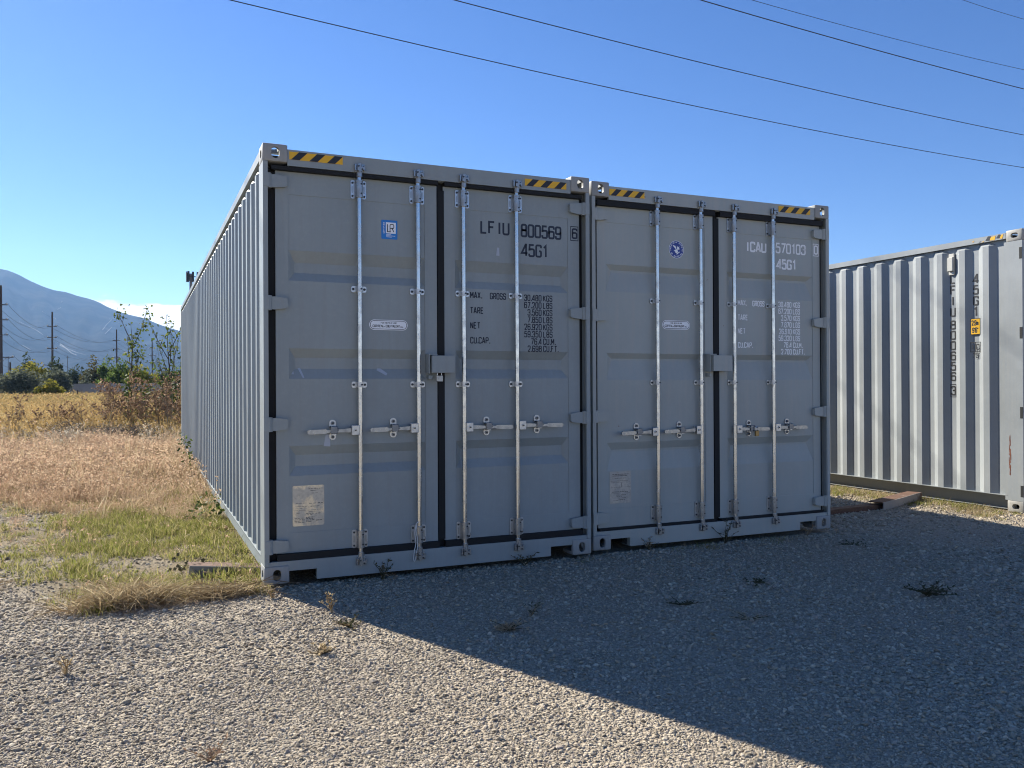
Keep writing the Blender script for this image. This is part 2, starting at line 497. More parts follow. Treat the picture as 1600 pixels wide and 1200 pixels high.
tcg = N(nt, 'ShaderNodeTexCoord'); nt.links.new(tcg.outputs['Object'], vor.inputs['Vector'])
sepc = N(nt, 'ShaderNodeSeparateColor'); nt.links.new(vor.outputs['Color'], sepc.inputs[0])
ngr = noise_node(nt, 1.1, 5, 0.6); nfl = noise_node(nt, 0.25, 6, 0.7); nfi = noise_node(nt, 14, 4, 0.7)
stone = mixc(nt, sepc.outputs[0], (0.30, 0.25, 0.185), (0.47, 0.40, 0.305))
gap = mixc(nt, rng_map(nt, vor.outputs['Distance'], 0.45, 0.75), stone, (0.27, 0.22, 0.16))
grav = mixc(nt, rng_map(nt, ngr.outputs['Fac'], 0.35, 0.7, 0.0, 0.35), gap, (0.38, 0.32, 0.24))
soil = mixc(nt, rng_map(nt, nfl.outputs['Fac'], 0.35, 0.65), (0.25, 0.19, 0.115), (0.19, 0.155, 0.09))
soil = mixc(nt, rng_map(nt, nfi.outputs['Fac'], 0.4, 0.7, 0, 0.7), soil, (0.10, 0.080, 0.055))
aa = N(nt, 'ShaderNodeAttribute', attribute_name='field')
nt.links.new(mixc(nt, aa.outputs['Fac'], grav, soil), b.inputs['Base Color'])
b.inputs['Roughness'].default_value = 0.95
b.inputs['Specular IOR Level'].default_value = 0.15
bp = N(nt, 'ShaderNodeBump'); bp.inputs['Strength'].default_value = 0.9; bp.inputs['Distance'].default_value = 0.012; bp.invert = True
nt.links.new(vor.outputs['Distance'], bp.inputs['Height']); nt.links.new(bp.outputs[0], b.inputs['Normal'])
gm.materials.append(mt)
go = link('ground', gm); go['kind'] = 'structure'

# ------------------------------------------------------------------ scattering (instances of small meshes on given points)
def scatter(name, protos, pts, rots, scl, parent=None):
    pc = bpy.data.collections.new(name + '_pieces')
    for i, me in enumerate(protos):
        o = bpy.data.objects.new('%s_piece_%02d' % (name, i), me); pc.objects.link(o)
    n = len(pts)
    me = bpy.data.meshes.new(name); me.vertices.add(n)
    me.vertices.foreach_set('co', np.asarray(pts, np.float32).ravel())
    a = me.attributes.new('rot', 'FLOAT_VECTOR', 'POINT'); a.data.foreach_set('vector', np.asarray(rots, np.float32).ravel())
    a = me.attributes.new('scl', 'FLOAT_VECTOR', 'POINT'); a.data.foreach_set('vector', np.asarray(scl, np.float32).ravel())
    a = me.attributes.new('pick', 'INT', 'POINT'); a.data.foreach_set('value', rng.integers(0, len(protos), n).astype(np.int32))
    for p in protos:
        for mm in p.materials:
            if mm.name not in [q.name for q in me.materials]: me.materials.append(mm)
    o = link(name, me, parent)
    o['kind'] = 'stuff'
    nt = bpy.data.node_groups.new(name + '_scatter', 'GeometryNodeTree')
    nt.interface.new_socket('Geometry', in_out='INPUT', socket_type='NodeSocketGeometry')
    nt.interface.new_socket('Geometry', in_out='OUTPUT', socket_type='NodeSocketGeometry')
    gi = N(nt, 'NodeGroupInput'); gg = N(nt, 'NodeGroupOutput')
    mp_ = N(nt, 'GeometryNodeMeshToPoints'); ip = N(nt, 'GeometryNodeInstanceOnPoints')
    ci = N(nt, 'GeometryNodeCollectionInfo')
    ci.inputs['Collection'].default_value = pc
    ci.inputs['Separate Children'].default_value = True
    ci.inputs['Reset Children'].default_value = True
    ip.inputs['Pick Instance'].default_value = True
    def attr(nm, typ):
        q = N(nt, 'GeometryNodeInputNamedAttribute', data_type=typ); q.inputs['Name'].default_value = nm
        return q.outputs['Attribute']
    er = N(nt, 'FunctionNodeEulerToRotation')
    nt.links.new(attr('rot', 'FLOAT_VECTOR'), er.inputs[0])
    nt.links.new(gi.outputs[0], mp_.inputs[0]); nt.links.new(mp_.outputs[0], ip.inputs['Points'])
    nt.links.new(ci.outputs[0], ip.inputs['Instance'])
    nt.links.new(attr('pick', 'INT'), ip.inputs['Instance Index'])
    nt.links.new(er.outputs[0], ip.inputs['Rotation'])
    nt.links.new(attr('scl', 'FLOAT_VECTOR'), ip.inputs['Scale'])
    nt.links.new(ip.outputs[0], gg.inputs[0])
    md = o.modifiers.new('scatter', 'NODES'); md.node_group = nt
    return o

# ------------------------------------------------------------------ containers
CW, CH, CL = 2.438, 2.896, 12.192
DY = 0.053                                   # door face behind the front of the corner castings

def make_casting():
    """hollow ISO corner fitting for the front top left corner, with rounded edges and the three oval openings"""
    tmp = []
    def ob(me):
        o = bpy.data.objects.new('t', me); COL.objects.link(o); tmp.append(o); return o
    bm = bmesh.new(); bmesh.ops.create_cube(bm, size=1)
    for v in bm.verts: v.co = Vector(((v.co.x + .5) * .162, (v.co.y + .5) * .178, (v.co.z + .5) * .118))
    bmesh.ops.bevel(bm, geom=bm.edges[:], offset=.011, segments=2, affect='EDGES', profile=.5)
    me = bpy.data.meshes.new('casting'); bm.to_mesh(me); bm.free()
    base = ob(me)
    cutters = []
    cutters.append(MB().box(.026, .200, .028, .200, .026, .090).mesh('cut', []))
    oval = rrect(.057, .109, .022, .097, .0259, 6)
    cutters.append(MB().prism(oval, -.05, .06).mesh('cut', []))
    p = rrect(.045, .124, .033, .084, .0254, 6)     # side opening, along y and z
    cutters.append(MB().add([(x, y, z) for x in (-.05, .06) for y, z in p], [tuple(range(len(p))), tuple(range(2 * len(p) - 1, len(p) - 1, -1))] + [(i, i + len(p), (i + 1) % len(p) + len(p), (i + 1) % len(p)) for i in range(len(p))]).mesh('cut', []))
    p = rrect(.048, .112, .030, .150, .030, 6)      # top opening
    cutters.append(MB().add([(x, y, z) for z in (.07, .2) for x, y in p], [tuple(range(len(p) - 1, -1, -1)), tuple(range(len(p), 2 * len(p)))] + [(i, (i + 1) % len(p), (i + 1) % len(p) + len(p), i + len(p)) for i in range(len(p))]).mesh('cut', []))
    for c in cutters:
        bm = bmesh.new(); bm.from_mesh(c); bmesh.ops.recalc_face_normals(bm, faces=bm.faces[:]); bm.to_mesh(c); bm.free()
        co = ob(c)
        md = base.modifiers.new('b', 'BOOLEAN'); md.operation = 'DIFFERENCE'; md.solver = 'EXACT'; md.object = co
    dg = bpy.context.evaluated_depsgraph_get()
    res = bpy.data.meshes.new_from_object(base.evaluated_get(dg))
    for o in tmp: bpy.data.objects.remove(o)
    res.name = 'corner_casting'
    return res
CAST = make_casting()
def cast_mesh(mat):
    me = CAST.copy(); me.materials.clear(); me.materials.append(mat); auto_smooth(me, 30)
    return me

def corrugated(mat):
    """side sheet: trapezoidal ribs 36 mm deep on a 281 mm pitch, ends of the ribs sloped shut under the rails"""
    mb = MB(); prof = [(.17, .042)]
    y = .305
    while y < 11.95:
        prof += [(y, .042), (y + .068, .006), (y + .138, .006), (y + .210, .042)]
        y += .281
    prof.append((12.03, .042))
    z0, z1, z2, z3 = .168, .185, 2.770, 2.816
    vs = []
    for yy, xx in prof: vs += [(.042 if False else xx, yy, z0), (xx, yy, z1), (xx, yy, z2), (.042, yy, z3)]
    fs = [(4 * i + k, 4 * i + k + 1, 4 * i + 5 + k, 4 * i + 4 + k) for i in range(len(prof) - 1) for k in range(3)]
    mb.add(vs, fs)
    return mb.mesh('corrugated_side', mat)

def hinge_mesh(mat, sgn):
    mb = MB()
    pts = [(.034, -.040), (.085, -.043), (.150, -.034), (.160, -.026), (.162, .026), (.154, .034), (.085, .043), (.034, .040)]
    mb.prism([(sgn * x, z) for x, z in (pts if sgn > 0 else pts[::-1])], .020, DY - .001)
    lug = [(.004, -.044), (.040, -.044), (.040, .044), (.004, .044)]
    mb.prism([(sgn * x, z) for x, z in (lug if sgn > 0 else lug[::-1])], -.001, .052)
    mb.cyl((sgn * .040, .026, 0), .021, .096, 'z', 12)
    me = mb.mesh('hinge', mat)
    return me
def bolt(mb, x, y, z, r=.0075, mi=1):
    mb.cyl((x, y, z), r, .007, 'y', 6, mi)
def long_guide(one_side):
    mb = MB()
    for s in ((-1,) if one_side else (-1, 1)):
        x0, x1 = sorted((s * .020, s * .054))
        mb.prism(rrect(x0, x1, -.063, .063, .012, 3), DY - .008, DY + .003)
        bolt(mb, s * .041, DY - .010, -.045); bolt(mb, s * .041, DY - .010, .045)
        mb.prism(rrect(min(s * .036, s * .046), max(s * .036, s * .046), -.024, .024, .004, 2), DY - .012, DY - .006, 2)
    mb.cyl((0, .022, 0), .0245, .112, 'z', 18, 2)
    mb.cyl((0, .022, .054), .027, .010, 'z', 18, 2); mb.cyl((0, .022, -.054), .027, .010, 'z', 18, 2)
    mb.box(-.020, .020, .024, DY, -.050, .050, 2)
    for z in (-.033, .033): mb.cyl((.010, -.0005, z), .006, .006, 'y', 8, 1)
    return mb.mesh('rod_guide', [M['galv_clean'], M['bolt'], M['galv']])
def short_guide(one_side):
    mb = MB()
    for s in ((-1,) if one_side else (-1, 1)):
        x0, x1 = sorted((s * .012, s * .053))
        mb.prism(rrect(x0, x1, -.021, .021, .012, 3), DY - .007, DY + .006)
        bolt(mb, s * .039, DY - .009, 0, .009)
    mb.cyl((0, .022, 0), .0215, .036, 'z', 16, 0)
    mb.box(-.018, .018, .022, DY + .004, -.017, .017, 0)
    mb.cyl((.008, .001, 0), .006, .006, 'y', 8, 1)
    return mb.mesh('rod_guide_short', [M['galv_clean'], M['bolt']])
def cam_mesh(up):
    """locking cam at the end of a rod with its keeper on the frame"""
    s = 1 if up else -1
    mb = MB()
    mb.box(-.036, .036, .004, .0125, s * .0 - .027, s * .0 + .027, 0)
    mb.box(-.036, -.026, -.014, .006, -.024, .024, 0, .003)
    mb.box(.024, .036, -.014, .006, -.022, .020, 0, .003)
    mb.prism([(-.020, -.020), (.004, -.026), (.030, -.008), (.024, .006), (.006, .004), (.002, .022), (-.018, .024)], -.020, .004, 1)
    mb.cyl((0, .014, -s * .040), .0205, .040, 'z', 14, 1)
    mb.cyl((0, -.004, .0), .011, .060, 'z', 10, 1)
    bolt(mb, -.012, -.022, .008, .006, 2); bolt(mb, .013, -.022, -.012, .006, 2)
    return mb.mesh('rod_cam', [M['galv'], M['galv'], M['bolt']])
def handle_mesh(sgn, length, droop=0.0):
    """flat pressed handle running from the hub; sgn = direction away from the rod"""
    mb = MB()
    def at(t): return sgn * (.030 + t * (length - .030))
    # bar: rises from the hub, thins, then a broad flattened grip
    segs = [(0, .030, .013), (.20, .026, .010), (.34, .020, .003), (.60, .018, -.003), (.63, .030, -.004), (.97, .030, -.006), (1.0, .016, -.006)]
    vs = []
    for t, hgt, y in segs:
        x = at(t); z = -droop * t
        vs += [(x, y, z - hgt / 2), (x, y, z + hgt / 2), (x, y + .011, z + hgt / 2), (x, y + .011, z - hgt / 2)]
    fs = []
    for i in range(len(segs) - 1):
        for k in range(4):
            fs.append((4 * i + k, 4 * i + (k + 1) % 4, 4 * i + 4 + (k + 1) % 4, 4 * i + 4 + k))
    fs += [(3, 2, 1, 0), tuple(4 * (len(segs) - 1) + k for k in range(4))]
    mb.add(vs, fs, 0)
    me = mb.mesh('handle', M['galv'])
    b = bmesh.new(); b.from_mesh(me); bmesh.ops.recalc_face_normals(b, faces=b.faces[:]); b.to_mesh(me); b.free()
    return me
def hub_mesh(sgn):
    mb = MB()
    x0, x1 = sorted((sgn * .012, sgn * .062))
    mb.box(x0, x1, -.002, .006, -.033, .033, 0, .002)
    mb.box(x0, x1, .030, .037, -.033, .033, 0, .002)
    mb.box(*sorted((sgn * .010, sgn * .022)), .0, .036, -.030, .030, 0)
    mb.cyl((sgn * .038, .002, 0), .010, .020, 'y', 10, 0)
    mb.cyl((sgn * .038, -.009, 0), .006, .004, 'y', 6, 1)
    return mb.mesh('handle_hub', [M['galv_clean'], M['bolt']])
def catch_mesh():
    mb = MB()
    mb.prism(rrect(-.023, .023, .014, .072, .021, 5), DY - .006, DY + .006, 0)
    mb.prism(rrect(-.023, .023, -.064, -.012, .021, 5), DY - .006, DY + .006, 0)
    mb.cyl((0, DY - .009, .050), .012, .010, 'y', 12, 2); mb.cyl((0, DY - .015, .050), .007, .005, 'y', 6, 1)
    mb.cyl((0, DY - .009, -.044), .012, .010, 'y', 12, 2); mb.cyl((0, DY - .015, -.044), .007, .005, 'y', 6, 1)
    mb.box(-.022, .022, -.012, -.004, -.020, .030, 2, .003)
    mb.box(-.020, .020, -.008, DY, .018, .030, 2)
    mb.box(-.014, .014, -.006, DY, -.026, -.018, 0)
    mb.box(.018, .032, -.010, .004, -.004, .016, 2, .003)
    return mb.mesh('handle_catch', [M['galv_clean'], M['bolt'], M['reflect_dark']])
SM = dict(hL={}, lg={False: long_guide(False), True: long_guide(True)}, sg={False: short_guide(False), True: short_guide(True)},
          camT=cam_mesh(True), camB=cam_mesh(False), hub={1: hub_mesh(1), -1: hub_mesh(-1)}, catch=catch_mesh())
def dcorr(x, z, ox, d=DY):
    return x + d * (x + ox + .732) / 5.65, z + (z - 1.296) * d / 5.65

def door_panel_mesh(x0, x1, z0, z1, channels, mat, e=.045, cd=.034):
    """pressed sheet with horizontal channels; each channel = (top, upper slope end, lower slope start, bottom)"""
    y0, y1 = DY + .004, DY + .004 + cd
    mb = MB(); z = z1
    for (a, b_, c, d) in channels:
        mb.add([(x0, y0, a), (x1, y0, a), (x1, y0, z), (x0, y0, z)], [(0, 1, 2, 3)])
        o = [(x0, y0, d), (x1, y0, d), (x1, y0, a), (x0, y0, a)]
        i = [(x0 + e, y1, c), (x1 - e, y1, c), (x1 - e, y1, b_), (x0 + e, y1, b_)]
        mb.add(o + i, [(0, 1, 5, 4), (1, 2, 6, 5), (2, 3, 7, 6), (3, 0, 4, 7), (4, 5, 6, 7)])
        z = d
    mb.add([(x0, y0, z0), (x1, y0, z0), (x1, y0, z), (x0, y0, z)], [(0, 1, 2, 3)])
    return mb.mesh('door_panel', mat)

def hazard_tape(parent, x0, x1, z, h=.052, yface=.012, slope=1.0):
    o = MB().box(x0, x1, yface - .0025, yface - .0004, z - h / 2, z + h / 2).build('hazard_tape', M['yellow'], parent)
    n = 3; p = (x1 - x0) / n; mb = MB()
    for k in range(n):
        a = x0 + p * (k + .10); w = p * .46; sh = h * slope
        pts = [(a, z - h / 2), (a + w, z - h / 2), (min(x1, a + w + sh), z + h / 2), (a + sh, z + h / 2)]
        mb.prism(pts, yface - .004, yface - .0026)
    mb.build('tape_stripes', M['tape_black'], o)

def container(loc, rz, label, pm, cm, sp):
    root = empty('shipping_container', loc, label, 'shipping container', 'grey high cube shipping containers', rz)
    castm = cast_mesh(cm)
    for ix in (0, 1):
        for iy in (0, 1):
            for iz in (0, 1):
                link('corner_casting', castm, root, (CW * ix, CL * iy, CH * (1 - iz)), None,
                     (1 - 2 * ix, 1 - 2 * iy, 1)).scale = (1 - 2 * ix, 1 - 2 * iy, -1 if iz == 0 else 1)
    for o in root.children:      # the mesh is modelled downward from its outer corner
        if o.scale.z < 0: pass
    for k, o in enumerate([c for c in root.children if c.name.startswith('corner_casting')]):
        up = o.location.z > 1
        o.scale.z = 1 if up else -1
        o.location.z = CH - .118 if up else .118
    for ix in (0, 1):            # corner posts, an outer bar with a return behind the door edge
        mb = MB()
        a = (lambda x: x) if ix == 0 else (lambda x: CW - x)
        mb.box(*sorted((a(.003), a(.034))), .003, .020, .118, CH - .118)
        mb.box(*sorted((a(.003), a(.010))), .020, .200, .118, CH - .118)
        mb.box(*sorted((a(.010), a(.046))), .085, .100, .118, CH - .118)
        mb.box(*sorted((a(.010), a(.100))), .150, .160, .118, CH - .118)
        mb.build('corner_post', pm, root)
        MB().box(*sorted((a(.003), a(.09))), CL - .16, CL - .004, .118, CH - .118).build('corner_post', pm, root)
    hd = MB()
    hd.box(.162, CW - .162, .012, .030, 2.761, 2.868)
    hd.box(.162, CW - .162, .030, .13, 2.845, 2.868)
    hd.box(.060, CW - .060, .0302, .13, 2.7575, 2.7605)
    hdr = hd.build('door_header', pm, root)
    for (x0, x1, z) in sp['tapes']: hazard_tape(hdr, x0, x1, z)
    sl = MB()
    sl.box(.034, CW - .034, .012, .040, .100, .145)
    sl.box(.162, CW - .162, .0125, .040, .080, .100)
    sl.box(.352, CW - .352, .0125, .040, .010, .080)
    sl.box(.344, .352, .014, .14, .010, .080); sl.box(CW - .352, CW - .344, .014, .14, .010, .080)
    sl.box(.06, CW - .06, .040, .14, .128, .140)
    sl.build('door_sill', pm, root)
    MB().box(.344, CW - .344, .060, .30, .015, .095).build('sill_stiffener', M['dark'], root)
    csm = corrugated(pm)
    for ix in (0, 1):
        sg = 1 - 2 * ix; wd = sp.get('web', .050)
        link('side_panel', csm, root, (CW * ix, 0, 0), None, (sg, 1, 1))
        tr = MB().box(.001, .062, .178, CL - .178, 2.816, 2.876)
        link('top_side_rail', tr.mesh('top_side_rail', pm), root, (CW * ix, 0, 0), None, (sg, 1, 1))
        br = MB().box(.002, wd + .012, .178, CL - .178, .160, .1675).box(wd, wd + .006, .178, CL - .178, .020, .160).box(min(wd, .085), wd + .012, .178, CL - .178, .012, .020)
        q = br.build('bottom_side_rail', pm, root); q.location = (CW * ix, 0, 0); q.scale = (sg, 1, 1)
    MB().box(.05, CW - .05, CL - .05, CL - .03, .10, 2.80).build('end_panel', pm, root)
    MB().box(.055, CW - .055, .13, CL - .05, 2.846, 2.850).build('roof', pm, root)
    MB().box(.165, CW - .165, .14, CL - .05, .10, .16).build('floor_frame', M['dark'], root)
    # doors
    hng = {s: hinge_mesh(pm, s) for s in (1, -1)}
    for side in (0, 1):
        L = side == 0
        dx0, dx1 = sp['door'][side]
        z0, z1 = sp['dz']
        st0, st1 = sp['stile'][side]; rb, rt = sp['railz']
        mb = MB()
        mb.box(dx0, st0, DY, DY + .045, z0, z1); mb.box(st1, dx1, DY, DY + .045, z0, z1)
        mb.box(st0, st1, DY + .0005, DY + .045, rt, z1); mb.box(st0, st1, DY + .0005, DY + .045, z0, rb)
        door = mb.build('door', pm, root)
        link('door_panel', door_panel_mesh(st0, st1, rb, rt, sp['chan'], pm, sp.get('e', .045), sp.get('cd', .034)), door)
        # rubber seal round the leaf
        g = MB()
        gl = .035 if L else (sp['door'][0][1] + .022); gr = (sp['door'][1][0] - .0005) if L else CW - .036
        if L: gr = sp['door'][0][1] + .0215
        g.box(gl, dx0 - .0005, .070, .094, .146, 2.751); g.box(dx1 + .0005, gr, .062 if L else .070, .094, .146, 2.751)
        g.box(.060 if L else dx0 - .0005, dx1 + .0005 if L else CW - .060, .0165, .094, z1 + .0005, 2.757); g.box(dx0 - .0005, dx1 + .0005, .020, .094, .1455, z0 - .0005)
        if not L: g.box(sp['door'][0][1] + .006, dx0 + .004, DY - .006, DY - .001, z0 + .01, 2.70)
        g.build('door_seal', M['rubber'], door)
        for hz in sp['hinges']:
            link('hinge', hng[1 if L else -1], door, (0 if L else CW, 0, hz))
        for k, rx in enumerate(sp['rods'][side]):
            rod = MB().cyl((rx, .022, (sp['camz'][0] + sp['camz'][1]) / 2), .0165, sp['camz'][1] - sp['camz'][0] - .04, 'z', 16)
            me = rod.mesh('locking_rod', M['rod']); auto_smooth(me)
            link('locking_rod', me, door)
            one = sp['one']
            for gz in sp['lguide']: link('rod_guide', SM['lg'][one], door, (rx, 0, gz))
            for gz in sp['sguide']: link('rod_guide', SM['sg'][one], door, (rx, 0, gz))
            link('rod_cam', SM['camT'], door, (rx, 0, sp['camz'][1])); link('rod_cam', SM['camB'], door, (rx, 0, sp['camz'][0]))
            hx, cx = sp['handles'][side][k]
            sg = -1 if L else 1
            hz = sp['hz'] + (0.004 * ((k * 7 + side * 3) % 3 - 1))
            link('handle_hub', SM['hub'][sg], door, (rx, 0, hz))
            link('handle', handle_mesh(sg, abs(hx - rx), .006), door, (rx, 0, hz))
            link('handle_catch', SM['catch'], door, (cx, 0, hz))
        sp['doors'].append(door)
    return root

def D(ox, *a):     # measured on the front plane -> on the recessed door face
    return [dcorr(x, 1.3, ox)[0] for x in a]
# ---- left container
spA = dict(door=[(.088, 1.212), (1.262, 2.370)], dz=(.190, 2.731), stile=[(.172, 1.122), (1.352, 2.272)], railz=(.322, 2.580),
           chan=[(2.209, 2.131, 2.063, 2.006), (1.554, 1.491, 1.418, 1.350), (.901, .838, .763, .701)],
           hinges=(2.655, 1.850, 1.049, .243), rods=[(.644, 1.063), (1.405, 1.826)], one=False, lguide=(2.650, .251), sguide=(1.965, 1.309),
           camz=(.104, 2.790), handles=[[(.282, .460), (.709, .884)], [(1.780, 1.588), (2.196, 1.998)]], hz=1.003,
           tapes=[(.174, .529, 2.829), (1.892, 2.240, 2.814)], doors=[])
A = container((0, 0, 0), 0.0, 'grey shipping container at left with dark LFIU 800569 lettering and square blue sticker', M['paintA'], M['castA'], spA)
# ---- right container of the pair
OB = 2.4922
spB = dict(door=[(.074, 1.194), (1.248, 2.372)], dz=(.165, 2.714), stile=[(.158, 1.110), (1.338, 2.288)], railz=(.315, 2.590),
           chan=[(2.258, 2.215, 2.195, 2.040), (1.551, 1.508, 1.490, 1.335), (.838, .778, .760, .610)], e=.055, cd=.027,
           hinges=(2.640, 1.846, 1.049, .248), rods=[(.618, 1.048), (1.392, 1.811)], one=True, lguide=(2.652, .258), sguide=(1.978, 1.314),
           camz=(.112, 2.794), handles=[[(.262, .428), (.664, .842)], [(1.745, 1.562), (2.168, 1.982)]], hz=.921,
           tapes=[(.166, .493, 2.822), (1.868, 2.226, 2.826)], doors=[])
B = container((OB, .0694, .0015), -.0007, 'grey shipping container in the middle with white ICAU 570103 lettering and round sticker', M['paintB'], M['castA'], spB)
# ---- third container, standing apart
spC = dict(spA); spC.update(doors=[], tapes=[], web=.140)
C = container((7.4415, .007, -.026), -.0054, 'pale sunlit shipping container at right with LFIU 800656 down its ribbed side', M['paintC'], M['castC'], spC)

# ------------------------------------------------------------------ marks on the left container
def tline(mb, ox, s, x, zb, h, y, **k):
    X, Z = dcorr(x, zb, ox, y); text(mb, s, X, Z, h, y, **k)
def label_plate(parent, x0, x1, z0, z1, y, mat, border=None, name='data_plate', rot=0.0, r=.006):
    o = MB().prism(rrect(x0, x1, z0, z1, r, 3), y - .002, y - .0004).build(name, mat, parent)
    return o
dL, dR = spA['doors']; PY = DY + .004
tl = PY - .0012
mb = MB(); tline(mb, 0, 'LFIU', 1.536, 2.403, .099, tl, wf=.82, sw=.15, spread=.238); mb.build('lettering', M['navy'], dR); mb = MB(); tline(mb, 0, '800569', 1.858, 2.399, .102, tl, wf=.8, sw=.15, spread=.345)
mb.build('lettering', M['navy'], dR)
mb = MB(); X0, Z0 = dcorr(2.269, 2.402, 0); X1, Z1 = dcorr(2.332, 2.508, 0)
ribbon(mb, [Vector(p) for p in ((X0, Z0), (X1, Z0), (X1, Z1), (X0, Z1))], .006, True, lambda q: (q.x, DY - .0012, q.y))
text(mb, '6', X0 + .016, Z0 + .012, .083, DY - .0012, wf=.85, sw=.16); mb.build('check_digit', M['navy'], dR)
mb = MB(); tline(mb, 0, '45G1', 1.862, 2.255, .099, tl, wf=.8, sw=.15, spread=.225); mb.build('lettering', M['navy'], dR)
def weights(ox, x0, xg, xe, xu, rows, z0, dz, h, mat, parent, lblz, sw=.15):
    for i, (w_, z) in enumerate(lblz):
        mb = MB(); tline(mb, ox, w_, x0, z, h, tl, wf=.72, sw=sw, gap=.28)
        mb.build('lettering', mat, parent)
    mb = MB(); tline(mb, ox, 'GROSS', xg, lblz[0][1] - .002, h, tl, wf=.70, sw=sw, gap=.27); mb.build('lettering', mat, parent)
    for i, (num, unit) in enumerate(rows):
        X, Z = dcorr(xe, z0 - dz * i, ox, tl)
        mb = MB(); text(mb, num, 0, Z, h, tl, wf=.72, sw=sw, end=X, gap=.28); mb.build('lettering', mat, parent)
        mb = MB(); tline(mb, ox, unit, xu, z0 - dz * i, h, tl, wf=.72, sw=sw, gap=.28); mb.build('lettering', mat, parent)
weights(0, 1.449, 1.604, 2.016, 2.035, [('30.480', 'KGS'), ('67.200', 'LBS'), ('3.560', 'KGS'), ('7.850', 'LBS'), ('26.920', 'KGS'), ('59.350', 'LBS'), ('76.4', 'CU.M.'), ('2.698', 'CU.FT.')],
        1.926, .0541, .049, M['navy'], dR, [('MAX.', 1.930), ('TARE', 1.819), ('NET', 1.710), ('CU.CAP.', 1.603)])
# square blue class sticker
X0, Z0 = dcorr(.793, 2.317, 0); X1, Z1 = dcorr(.907, 2.449, 0)
o = label_plate(dL, X0, X1, Z0, Z1, PY, M['blue_sticker'], name='class_sticker')
w = X1 - X0; h = Z1 - Z0
mb = MB().prism(rrect(X0 + .28 * w, X0 + .90 * w, Z0 + .30 * h, Z0 + .88 * h, .001, 1), PY - .0028, PY - .0021)
pl = lambda yy: (lambda u, v: (u, yy, v))
text(mb, 'CERTIFIED', 0, 0, .011, 0, plane=lambda u, v: (X0 + .20 * w - v, PY - .0025, Z0 + .30 * h + u), sw=.16, spread=.58 * h)
for i, ln in enumerate((.30, .56, .34)):      # three lines of print too small to read
    mb.box(X0 + .30 * w, X0 + (.30 + ln) * w, PY - .0026, PY - .0021, Z0 + (.225 - .06 * i) * h, Z0 + (.25 - .06 * i) * h)
mb.build('sticker_print', M['white_sticker'], o)
mb = MB()
text(mb, 'L', X0 + .38 * w, Z0 + .37 * h, .43 * h, PY - .0034, sw=.09, wf=.9); text(mb, 'R', X0 + .54 * w, Z0 + .37 * h, .43 * h, PY - .0034, sw=.09, wf=.95)
mb.build('sticker_emblem', M['black_print'], o)
def pill(parent, ox, x0, x1, z0, z1):
    X0, Z0 = dcorr(x0, z0, ox); X1, Z1 = dcorr(x1, z1, ox); hh = Z1 - Z0; ww = X1 - X0
    o = MB().prism(rrect(X0, X1, Z0, Z1, hh * .49, 7), PY - .0018, PY - .0004).build('repair_notice', M['white_sticker'], parent)
    mb = MB()
    ribbon(mb, [Vector(p) for p in rrect(X0 + .10 * hh, X1 - .10 * hh, Z0 + .10 * hh, Z1 - .10 * hh, hh * .39, 7)], .0035, True, lambda q: (q.x, PY - .0024, q.y))
    text(mb, 'FOR REPAIR USE', X0 + .30 * ww, Z0 + .62 * hh, .15 * hh, PY - .0024, sw=.17, spread=.42 * ww)
    text(mb, 'CORTEN', X0 + .09 * ww, Z0 + .26 * hh, .25 * hh, PY - .0024, sw=.17, spread=.26 * ww)
    text(mb, 'OR', X0 + .345 * ww, Z0 + .26 * hh, .12 * hh, PY - .0024, sw=.17, spread=.075 * ww)
    text(mb, 'EQUIVALENT', X0 + .43 * ww, Z0 + .26 * hh, .25 * hh, PY - .0024, sw=.17, spread=.37 * ww)
    text(mb, 'ONLY', X0 + .81 * ww, Z0 + .26 * hh, .13 * hh, PY - .0024, sw=.17, spread=.12 * ww)
    mb.build('notice_print', M['black_print'], o)
pill(dL, 0, .705, .978, 1.686, 1.757)
def data_plate(parent, ox, x0, x1, z0, z1, mat, rows, seed):
    rr = random.Random(seed)
    X0, Z0 = dcorr(x0, z0, ox); X1, Z1 = dcorr(x1, z1, ox); ww = X1 - X0; hh = Z1 - Z0
    o = label_plate(parent, X0, X1, Z0, Z1, PY, mat, name='data_plate', r=.010)
    mb = MB(); y0, y1 = PY - .0030, PY - .0022
    for (a, b_, c, t) in rows:      # worn print: runs of dashes where the lines of small type are
        x = a
        while x < b_:
            l = min(rr.uniform(.03, .12), b_ - x)
            mb.box(X0 + x * ww, X0 + (x + l) * ww, y0, y1, Z0 + c * hh, Z0 + (c + t) * hh); x += l + rr.uniform(.012, .03)
    mb.build('plate_print', M['grey_print'], o)
    return o
rowsA = [(.5, .95, .91, .010), (.56, .72, .86, .012), (.6, .8, .80, .008), (.1, .45, .56, .008), (.52, .78, .545, .010), (.80, .95, .545, .018), (.08, .46, .48, .008), (.56, .86, .47, .014), (.08, .32, .43, .008),
         (.06, .95, .385, .006), (.52, .78, .345, .008), (.12, .25, .32, .012), (.42, .66, .295, .014), (.72, .90, .29, .016), (.45, .62, .265, .010), (.06, .34, .19, .010), (.06, .38, .155, .010), (.06, .38, .12, .010), (.06, .38, .085, .010),
         (.42, .68, .20, .018), (.42, .68, .165, .018), (.42, .68, .13, .018), (.42, .60, .095, .012), (.74, .92, .115, .020)]
pa = data_plate(dL, 0, .184, .392, .372, .640, M['plate'], rowsA, 3)
